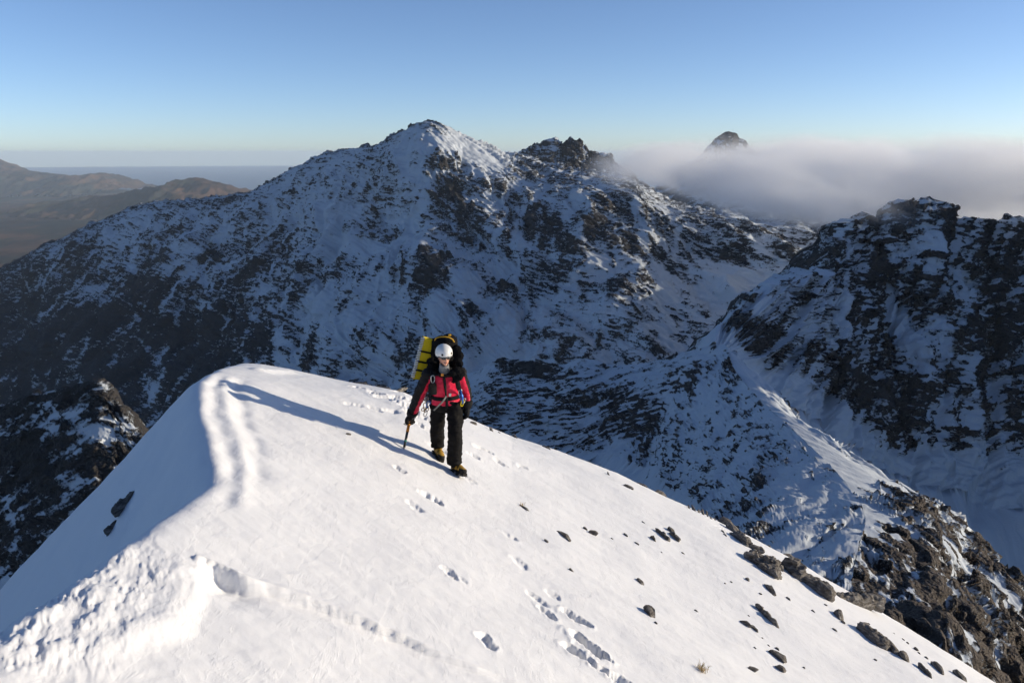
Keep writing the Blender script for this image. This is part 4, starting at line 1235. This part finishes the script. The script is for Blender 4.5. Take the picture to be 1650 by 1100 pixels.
# ------------------------------------------------------------------ folded sleeping mat on the side of the pack
def build_mat():
    top, bot = J(689.5, 544.5, 0.30), J(672.5, 610, 0.24)
    ax = (top - bot).normalized()
    sx = (SIDE - ax * SIDE.dot(ax)).normalized(); sy = ax.cross(sx).normalized()
    if sy.y > 0: sy = -sy                                  # towards the viewer
    O = (top + bot) / 2; h = (top - bot).length / 2
    mt = empty('sleeping_mat', bot)
    tag(mt, 'yellow folded foam sleeping mat strapped upright beside the black rucksack', 'sleeping mat')
    W, D = 0.165, 0.12
    Q = lambda x, y, z: O + sx * x + sy * y + ax * z
    nf = 9
    lay = W / nf * 2
    # the mat is folded into flat leaves that stand side by side
    n1, n2 = 20, 60
    def leaf(u0, u1, mat, name, face):
        bm = bmesh.new()
        rows = []
        for i in range(n2 + 1):
            z = -h + 2 * h * i / n2
            row = []
            for k in range(n1 + 1):
                u = k / n1
                bump = 0.006 * math.cos(u * math.pi * 12) * math.cos(i / n2 * math.pi * 30 + (k // 2) * 0)
                sq = 1 - 0.10 * sum(math.exp(-((z / h - s) / 0.05) ** 2) for s in (0.36, -0.14, -0.55))
                if face == 'front': row.append(bm.verts.new(Q((-W + 2 * W * u) * 0.5 * sq + 0.02, (D * 0.5 + bump) * sq, z)))
                else: row.append(bm.verts.new(Q((-W * 0.5 + bump) * sq + 0.02 - 0.004, (-D + 2 * D * u) * 0.5 * sq, z)))
            rows.append(row)
        for r0, r1 in zip(rows, rows[1:]):
            for k in range(n1): bm.faces.new((r0[k], r0[k + 1], r1[k + 1], r1[k]))
        bm.normal_update()
        return finish(name, bm, mat, mt, bot, True, False)
    # core block, then the egg-crate front and the pale folded edge
    bm = bmesh.new(); block(bm, Q(0.02, 0, 0), (W * 0.47, D * 0.47, h), Matrix((sx, sy, ax)).transposed(), 0.008); finish('core', bm, M_yel, mt, bot)
    leaf(0, 1, M_yel, 'egg_crate_face', 'front')
    for k in range(24):
        z = -h + (k + 0.5) * 2 * h / 24
        bm = bmesh.new()
        tube(bm, [Q(-W * 0.5 + 0.018, -D * 0.48, z - 0.012), Q(-W * 0.5 + 0.014, 0, z), Q(-W * 0.5 + 0.018, D * 0.50, z + 0.012)], [(0.007, 0.012)] * 3, ax, 6)
        finish('fold_edge', bm, M_wht, mt, bot)
    for s in (0.36, -0.14, -0.55):
        bm = bmesh.new()
        hw, hd = W * 0.5 + 0.004, D * 0.5 + 0.004
        pts = [Q(x + 0.02, y, s * h) for x, y in ((-hw, -hd), (-hw, hd), (0, hd + 0.003), (hw, hd), (hw, -hd), (-hw, -hd))]
        tube(bm, pts, [(0.011, 0.005)] * 6, ax, 6)
        finish('strap', bm, M_strap, mt, bot)
build_mat()

# ------------------------------------------------------------------ ice axe
def build_axe():
    tip = V(TIP) - Vector((0, 0, 0.02)); top = AX_TOP + Vector((0, -0.015, -0.005))
    ax = (top - tip).normalized()
    a = empty('ice_axe', V(TIP)); O = a.location
    tag(a, 'ice axe with orange grip and dark shaft planted in the snow by the climber', 'ice axe')
    Ln = (top - tip).length
    P_ = lambda t: tip + ax * (Ln * t)
    def piece(nm, t0, t1, r0, r1, m):
        bm = bmesh.new(); tube(bm, [P_(t0), P_(t1)], [r0, r1], SIDE, 12); return finish(nm, bm, m, a, O)
    piece('spike', 0.0, 0.13, (0.003, 0.003), (0.013, 0.010), M_steel)
    piece('ferrule', 0.12, 0.20, (0.015, 0.012), (0.017, 0.013), M_sole)
    piece('shaft', 0.20, 0.62, (0.016, 0.012), (0.017, 0.013), M_shaft)
    piece('tape', 0.30, 0.34, (0.018, 0.014), (0.018, 0.014), M_teal)
    piece('grip', 0.62, 0.985, (0.019, 0.015), (0.020, 0.016), M_orange)
    bm = bmesh.new()
    hx = (FWD - ax * FWD.dot(ax)).normalized()
    tube(bm, [top - hx * 0.11 - ax * 0.004, top - hx * 0.05 + ax * 0.006, top, top + hx * 0.07 + ax * 0.004, top + hx * 0.15 - ax * 0.030], [(0.005, 0.028), (0.010, 0.014), (0.014, 0.012), (0.010, 0.006), (0.004, 0.003)], ax, 10)
    finish('head', bm, M_steel, a, O)
build_axe()

# ------------------------------------------------------------------ rocks on the sunlit slope
def rock_material():
    m, nt, out = new_mat('lichened_gabbro')
    q = NT(nt)
    co = q.mapping(); cs = q.mapping((1, 1, 4.0))
    n1 = q.noise(cs, 9.0, 6, 0.65); n2 = q.noise(co, 42.0, 4, 0.6)
    c = q.ramp(n1, [(0.32, (0.050, 0.045, 0.040)), (0.46, (0.14, 0.125, 0.11)), (0.58, (0.25, 0.23, 0.205)), (0.70, (0.40, 0.38, 0.35))])
    c = q.mix(q.math('MULTIPLY', n2, 0.35), c, (0.06, 0.045, 0.034))
    b = q.n('ShaderNodeBsdfPrincipled'); q.l(c, b.inputs['Base Color']); b.inputs['Roughness'].default_value = 0.85; b.inputs['Specular IOR Level'].default_value = 0.2
    bp = q.n('ShaderNodeBump'); bp.inputs['Distance'].default_value = 0.03; bp.inputs['Strength'].default_value = 0.9
    q.l(q.math('ADD', n1, q.math('MULTIPLY', n2, 0.35)), bp.inputs['Height']); q.l(bp.outputs[0], b.inputs['Normal'])
    q.l(b.outputs[0], out.inputs[0])
    return m
M_rock = rock_material()
M_tan = simple('dry_grass', (0.42, 0.30, 0.13), 0.9, 0.1, var=0.3)

def slab(rng, L, W, H, sub=3, cuts=9):
    """One angular block: a ball cut flat by random planes."""
    bm = bmesh.new(); bmesh.ops.create_icosphere(bm, subdivisions=sub, radius=1.0)
    bm.verts.ensure_lookup_table()
    a = np.array([v.co[:] for v in bm.verts])
    a = a / np.abs(a).max(1)[:, None] ** 0.75
    ns = rng.normal(size=(cuts, 3)); ns /= np.linalg.norm(ns, axis=1)[:, None]
    ns = np.vstack([ns, [[0, 0, 1], [0.9, 0.1, 0.4], [-0.9, 0, 0.3], [0.1, -0.95, 0.2]]])
    for n in ns:
        n = n / np.linalg.norm(n)
        d = rng.uniform(0.50, 0.95)
        e = a @ n - d
        a = a - np.maximum(e, 0)[:, None] * n
    a = a / np.abs(a).max(0)
    a = a + 0.05 * np.stack([fbm3(a * 3 + rng.uniform(0, 90), 3) for _ in range(3)], 1)
    lam = np.round(a[:, 2] * 5) / 5
    a[:, 2] = 0.6 * a[:, 2] + 0.4 * lam
    a = a * np.array([L / 2, W / 2, H / 2])
    f = np.array([[v.index for v in p.verts] for p in bm.faces]); bm.free()
    return a, f

def build_rock(p0, p1, wpx, hgt, seed, label, group=None, pieces=1, name='rock', sink=0.38):
    rng = np.random.default_rng(seed)
    a = near_hit(*p0); b = near_hit(*p1)
    c = (a + b) / 2
    d = b - a; Lh = np.linalg.norm(d) + 1e-6; d = d / Lh
    depth = c[1] / ray((p0[0] + p1[0]) / 2, (p0[1] + p1[1]) / 2)[1]
    W = wpx * depth / FPX * 1.35
    H = 1.25 * hgt * W
    ex = 0.05
    g = np.array([(near_z(c[:1] + ex, c[1:2], False) - near_z(c[:1] - ex, c[1:2], False))[0], (near_z(c[:1], c[1:2] + ex, False) - near_z(c[:1], c[1:2] - ex, False))[0]]) / (2 * ex)
    nrm = np.array([-g[0], -g[1], 1.0]); nrm /= np.linalg.norm(nrm)
    nrm = nrm * 0.40 + np.array([0, 0, 0.60]); nrm /= np.linalg.norm(nrm)
    xa = d - nrm * d.dot(nrm); xa /= np.linalg.norm(xa); ya = np.cross(nrm, xa)
    Mx = np.stack([xa, ya, nrm], 1)
    if pieces == 1:
        v, f = slab(rng, Lh * 1.05, W, H, 3 if Lh > 0.25 else 2)
        v = v + np.array([0, 0, H * (0.5 - sink)])
        me = bpy.data.meshes.new(name); me.from_pydata((v @ Mx.T).tolist(), [], f.tolist()); me.update()
    else:
        bm = bmesh.new()
        for k in range(pieces):
            t = (k + 0.5) / pieces - 0.5
            v, f = slab(rng, Lh / pieces * rng.uniform(1.3, 2.0), W * rng.uniform(0.6, 1.0), H * rng.uniform(0.7, 1.2), 4)
            v = v + np.array([t * Lh * 0.85, rng.uniform(-0.2, 0.2) * W, H * (0.5 - sink) + rng.uniform(-0.12, 0.10) * H])
            vs = [bm.verts.new(x) for x in (v @ Mx.T).tolist()]
            for t3 in f: bm.faces.new([vs[i] for i in t3])
        me = fused(name, bm, max(0.010, Lh / 70), 0)
        q = coords(me); n = normals_of(me)
        ly = (q @ Mx)
        me_d = 0.018 * fbm3(np.stack([ly[:, 0] * 4, ly[:, 1] * 7, ly[:, 2] * 22], 1) + seed, 4, 0.6) + 0.012 * fbm3(q * 18 + seed, 3)
        put(me, q + n * (me_d * min(1.0, Lh / 0.5))[:, None])
    o = link(name, me, M_rock, smooth=False)
    o.location = c
    tag(o, label, 'rock', group)
    return o

BIG = [
    ((1206, 897), (1258, 934), 26, 0.85, 3, 'layered grey rock ledge jutting from the snow, overhanging towards the lower right'),
    ((1212, 892), (1262, 920), 12, 0.8, 2, 'thin slanting slab on the upper edge of the layered grey ledge'),
    ((1256, 908), (1338, 968), 26, 0.85, 4, 'largest rock outcrop on the slope, a long dark rib near the skyline'),
    ((1346, 958), (1418, 990), 22, 0.9, 4, 'broken grey outcrop at the skyline just right of the long dark rib'),
    ((1388, 1014), (1428, 1046), 26, 1.0, 2, 'pointed grey boulder casting a small blue shadow to its left'),
    ((1424, 1034), (1446, 1056), 13, 0.8, 1, 'flat slab leaning on the lower side of the pointed boulder'),
    ((1446, 1054), (1466, 1068), 13, 0.8, 1, 'squat grey block just below the pointed boulder'),
    ((1160, 838), (1178, 850), 12, 0.9, 1, 'rounded dark rock at the top of the skyline chain'),
    ((1170, 848), (1190, 862), 13, 0.9, 1, 'rounded dark rock, second down in the skyline chain'),
    ((1180, 862), (1206, 882), 15, 0.9, 2, 'pale fluted rock, third down in the skyline chain'),
    ((1200, 878), (1228, 892), 9, 0.8, 2, 'low dark rock tail at the lower end of the skyline chain'),
    ((1217, 976), (1252, 1010), 12, 0.8, 3, 'narrow dark rib of rock below the layered ledge'),
    ((1233, 940), (1248, 960), 8, 0.8, 1, 'dark wedge of rock hanging under the layered ledge'),
    ((1192, 1000), (1212, 1012), 8, 0.8, 1, 'pale flat stone beside the narrow dark rib'),
    ((1208, 1008), (1222, 1020), 6, 0.7, 1, 'dark splinter of rock just below the pale flat stone'),
    ((1242, 1050), (1266, 1070), 11, 0.8, 1, 'oval grey stone low on the slope right of the grass tuft'),
    ((1249, 1072), (1264, 1084), 9, 0.8, 1, 'small grey block below the oval grey stone'),
    ((1202, 1074), (1222, 1086), 7, 0.7, 1, 'flat brown stone right of the dry grass tuft'),
    ((896, 853), (920, 874), 7, 0.7, 1, 'long dark stone in the middle of the open snow slope'),
    ((948, 857), (963, 864), 7, 0.8, 1, 'pale speckled stone right of the long dark stone'),
    ((1037, 980), (1052, 996), 11, 1.3, 1, 'black triangular stone standing up on the open slope'),
    ((1024, 931), (1036, 943), 6, 0.9, 1, 'dark leaf-shaped stone above the black triangular stone'),
    ((1345, 985), (1356, 1000), 9, 0.9, 1, 'dark stone below the broken skyline outcrop'),
    ((1001, 780), (1020, 789), 6, 0.7, 1, 'brown stone near the skyline left of the tilted slab'),
    ((1054, 775), (1074, 794), 7, 0.8, 1, 'tilted dark slab on the skyline above the small stones'),
    ((1026, 764), (1044, 770), 4, 0.7, 1, 'low flat slab at the skyline right of the climber'),
    ((872, 718), (886, 724), 4, 0.8, 1, 'single small dark stone at the skyline nearest the climber'),
    ((1262, 876), (1278, 890), 6, 0.8, 1, 'dark stone at the skyline above the long dark rib'),
    ((570, 607), (592, 612), 5, 0.7, 1, 'low brown rock at the far crest left of the climber'),
    ((606, 618), (628, 626), 5, 0.7, 1, 'brown slab at the far crest nearest the sleeping mat'),
    ((632, 626), (655, 634), 5, 0.8, 1, 'dark slab behind the climber\'s arm at the far crest'),
    ((756, 680), (768, 685), 5, 0.8, 1, 'small pale stone at the skyline beside the climber\'s hip'),
    ((836, 812), (852, 824), 4, 0.5, 1, 'tan sliver of rock in the snow below the climber'),
    ((556, 699), (566, 702), 4, 0.7, 1, 'tiny dark stone beside the climber\'s long shadow'),
    ((212, 792), (192, 832), 15, 0.9, 3, 'dark rock showing in the shaded snow flank below the crest, upper of two'),
    ((188, 838), (172, 864), 11, 0.9, 2, 'dark rock showing in the shaded snow flank below the crest, lower of two'),
    ((1502, 1070), (1522, 1090), 9, 0.9, 1, 'dark block in the bottom corner near the skyline'),
    ((1478, 1072), (1500, 1092), 10, 0.8, 2, 'layered rock low at the bottom edge of the slope'),
    ((1534, 1082), (1556, 1098), 8, 0.8, 1, 'lowest dark stone of the slope at the bottom edge'),
]
for k, (a, b, w, h, n, lab) in enumerate(BIG):
    build_rock(a, b, w, h, 100 + k, lab, None, n)
ORD = ['leftmost', 'second from the left', 'third from the left', 'fourth from the left', 'fifth from the left', 'sixth from the left', 'seventh from the left', 'eighth from the left', 'ninth from the left', 'tenth from the left', 'eleventh from the left', 'twelfth from the left', 'thirteenth from the left', 'fourteenth from the left', 'fifteenth from the left', 'sixteenth from the left', 'seventeenth from the left', 'eighteenth from the left', 'nineteenth from the left', 'twentieth from the left']
CLUSTER = sorted([(1061, 858), (1069, 864), (1080, 855), (1083, 862), (1090, 869), (1073, 868), (1052, 868)])
for k, (x, y) in enumerate(CLUSTER):
    build_rock((x - 5, y - 4), (x + 5, y + 5), 6, 1.1, 300 + k, 'small dark stone, %s in the tight cluster left of the skyline chain' % ORD[k], 'stones of the tight cluster')
SCATTER = [(920, 919), (986, 868), (1036, 841), (1066, 890), (1100, 891), (1178, 938), (1121, 984), (1168, 940), (1008, 862), (1026, 876), (880, 872), (942, 852), (1204, 934), (1270, 965), (1225, 957), (1056, 1004), (1206, 992), (1228, 1028), (1238, 1040), (1252, 1046), (1216, 1044), (1295, 1076), (1165, 857), (1168, 862),
           (1400, 1005), (1345, 1015), (1410, 1063), (1330, 975), (1358, 1003), (1310, 985), (1440, 1020), (1462, 1036), (1455, 1030), (1480, 1052), (1492, 1060), (1475, 1046), (1290, 897), (1240, 868), (1256, 905), (1110, 818), (1118, 822), (1126, 826), (1133, 829), (1140, 832), (1146, 836), (1152, 838), (1138, 827), (1128, 819), (980, 764), (830, 704), (804, 697), (792, 694)]
rs = random.Random(5)
def zone(x, y):
    if x < 1000 and y < 770: return 'on the skyline right of the climber'
    if y < 845 and x > 1100: return 'in the row above the skyline chain'
    if x >= 1395 or (x > 1300 and y > 1000): return 'in the bottom right corner of the slope'
    if x >= 1160 and y >= 980: return 'below the narrow dark rib'
    if x >= 1160: return 'around the layered ledge and the long rib'
    return 'on the open middle of the slope'
zones = {}
for x, y in SCATTER: zones.setdefault(zone(x, y), []).append((x, y))
for zn, pts in zones.items():
    for k, (x, y) in enumerate(sorted(pts)):
        e = rs.uniform(1.8, 4.0)
        build_rock((x - e, y - e * 0.75), (x + e, y + e * 0.75), e * rs.uniform(0.6, 1.1), 0.9, 400 + x + y, 'small stone, %s of those %s' % (ORD[k], zn), 'small stones scattered on the snow slope')

def grass_tuft(px, py, n, hgt, label):
    c = near_hit(px, py)
    rng = random.Random(px)
    bm = bmesh.new()
    for i in range(n):
        bx, by = rng.gauss(0, 0.03), rng.gauss(0, 0.03)
        a = rng.uniform(0, 6.28); ln = hgt * rng.uniform(0.5, 1.1); le = rng.uniform(0.2, 0.9)
        w = 0.0022
        p0 = Vector((bx, by, -0.01)); p1 = p0 + Vector((math.cos(a) * le * ln * 0.4, math.sin(a) * le * ln * 0.4, ln * 0.7)); p2 = p1 + Vector((math.cos(a) * le * ln * 0.6, math.sin(a) * le * ln * 0.6, ln * 0.2))
        s = Vector((-math.sin(a), math.cos(a), 0)) * w
        v = [bm.verts.new(p) for p in (p0 - s, p0 + s, p1 + s, p1 - s, p2)]
        bm.faces.new(v[:4]); bm.faces.new((v[3], v[2], v[4]))
    me = bpy.data.meshes.new('grass_tuft'); bm.to_mesh(me); bm.free()
    o = link('grass_tuft', me, M_tan, smooth=False); o.location = c
    tag(o, label, 'grass')
grass_tuft(1130, 1080, 70, 0.07, 'dry tan grass tuft poking out of the snow near the bottom edge')
grass_tuft(840, 815, 30, 0.05, 'thin dry grass by the tan sliver of rock below the climber')
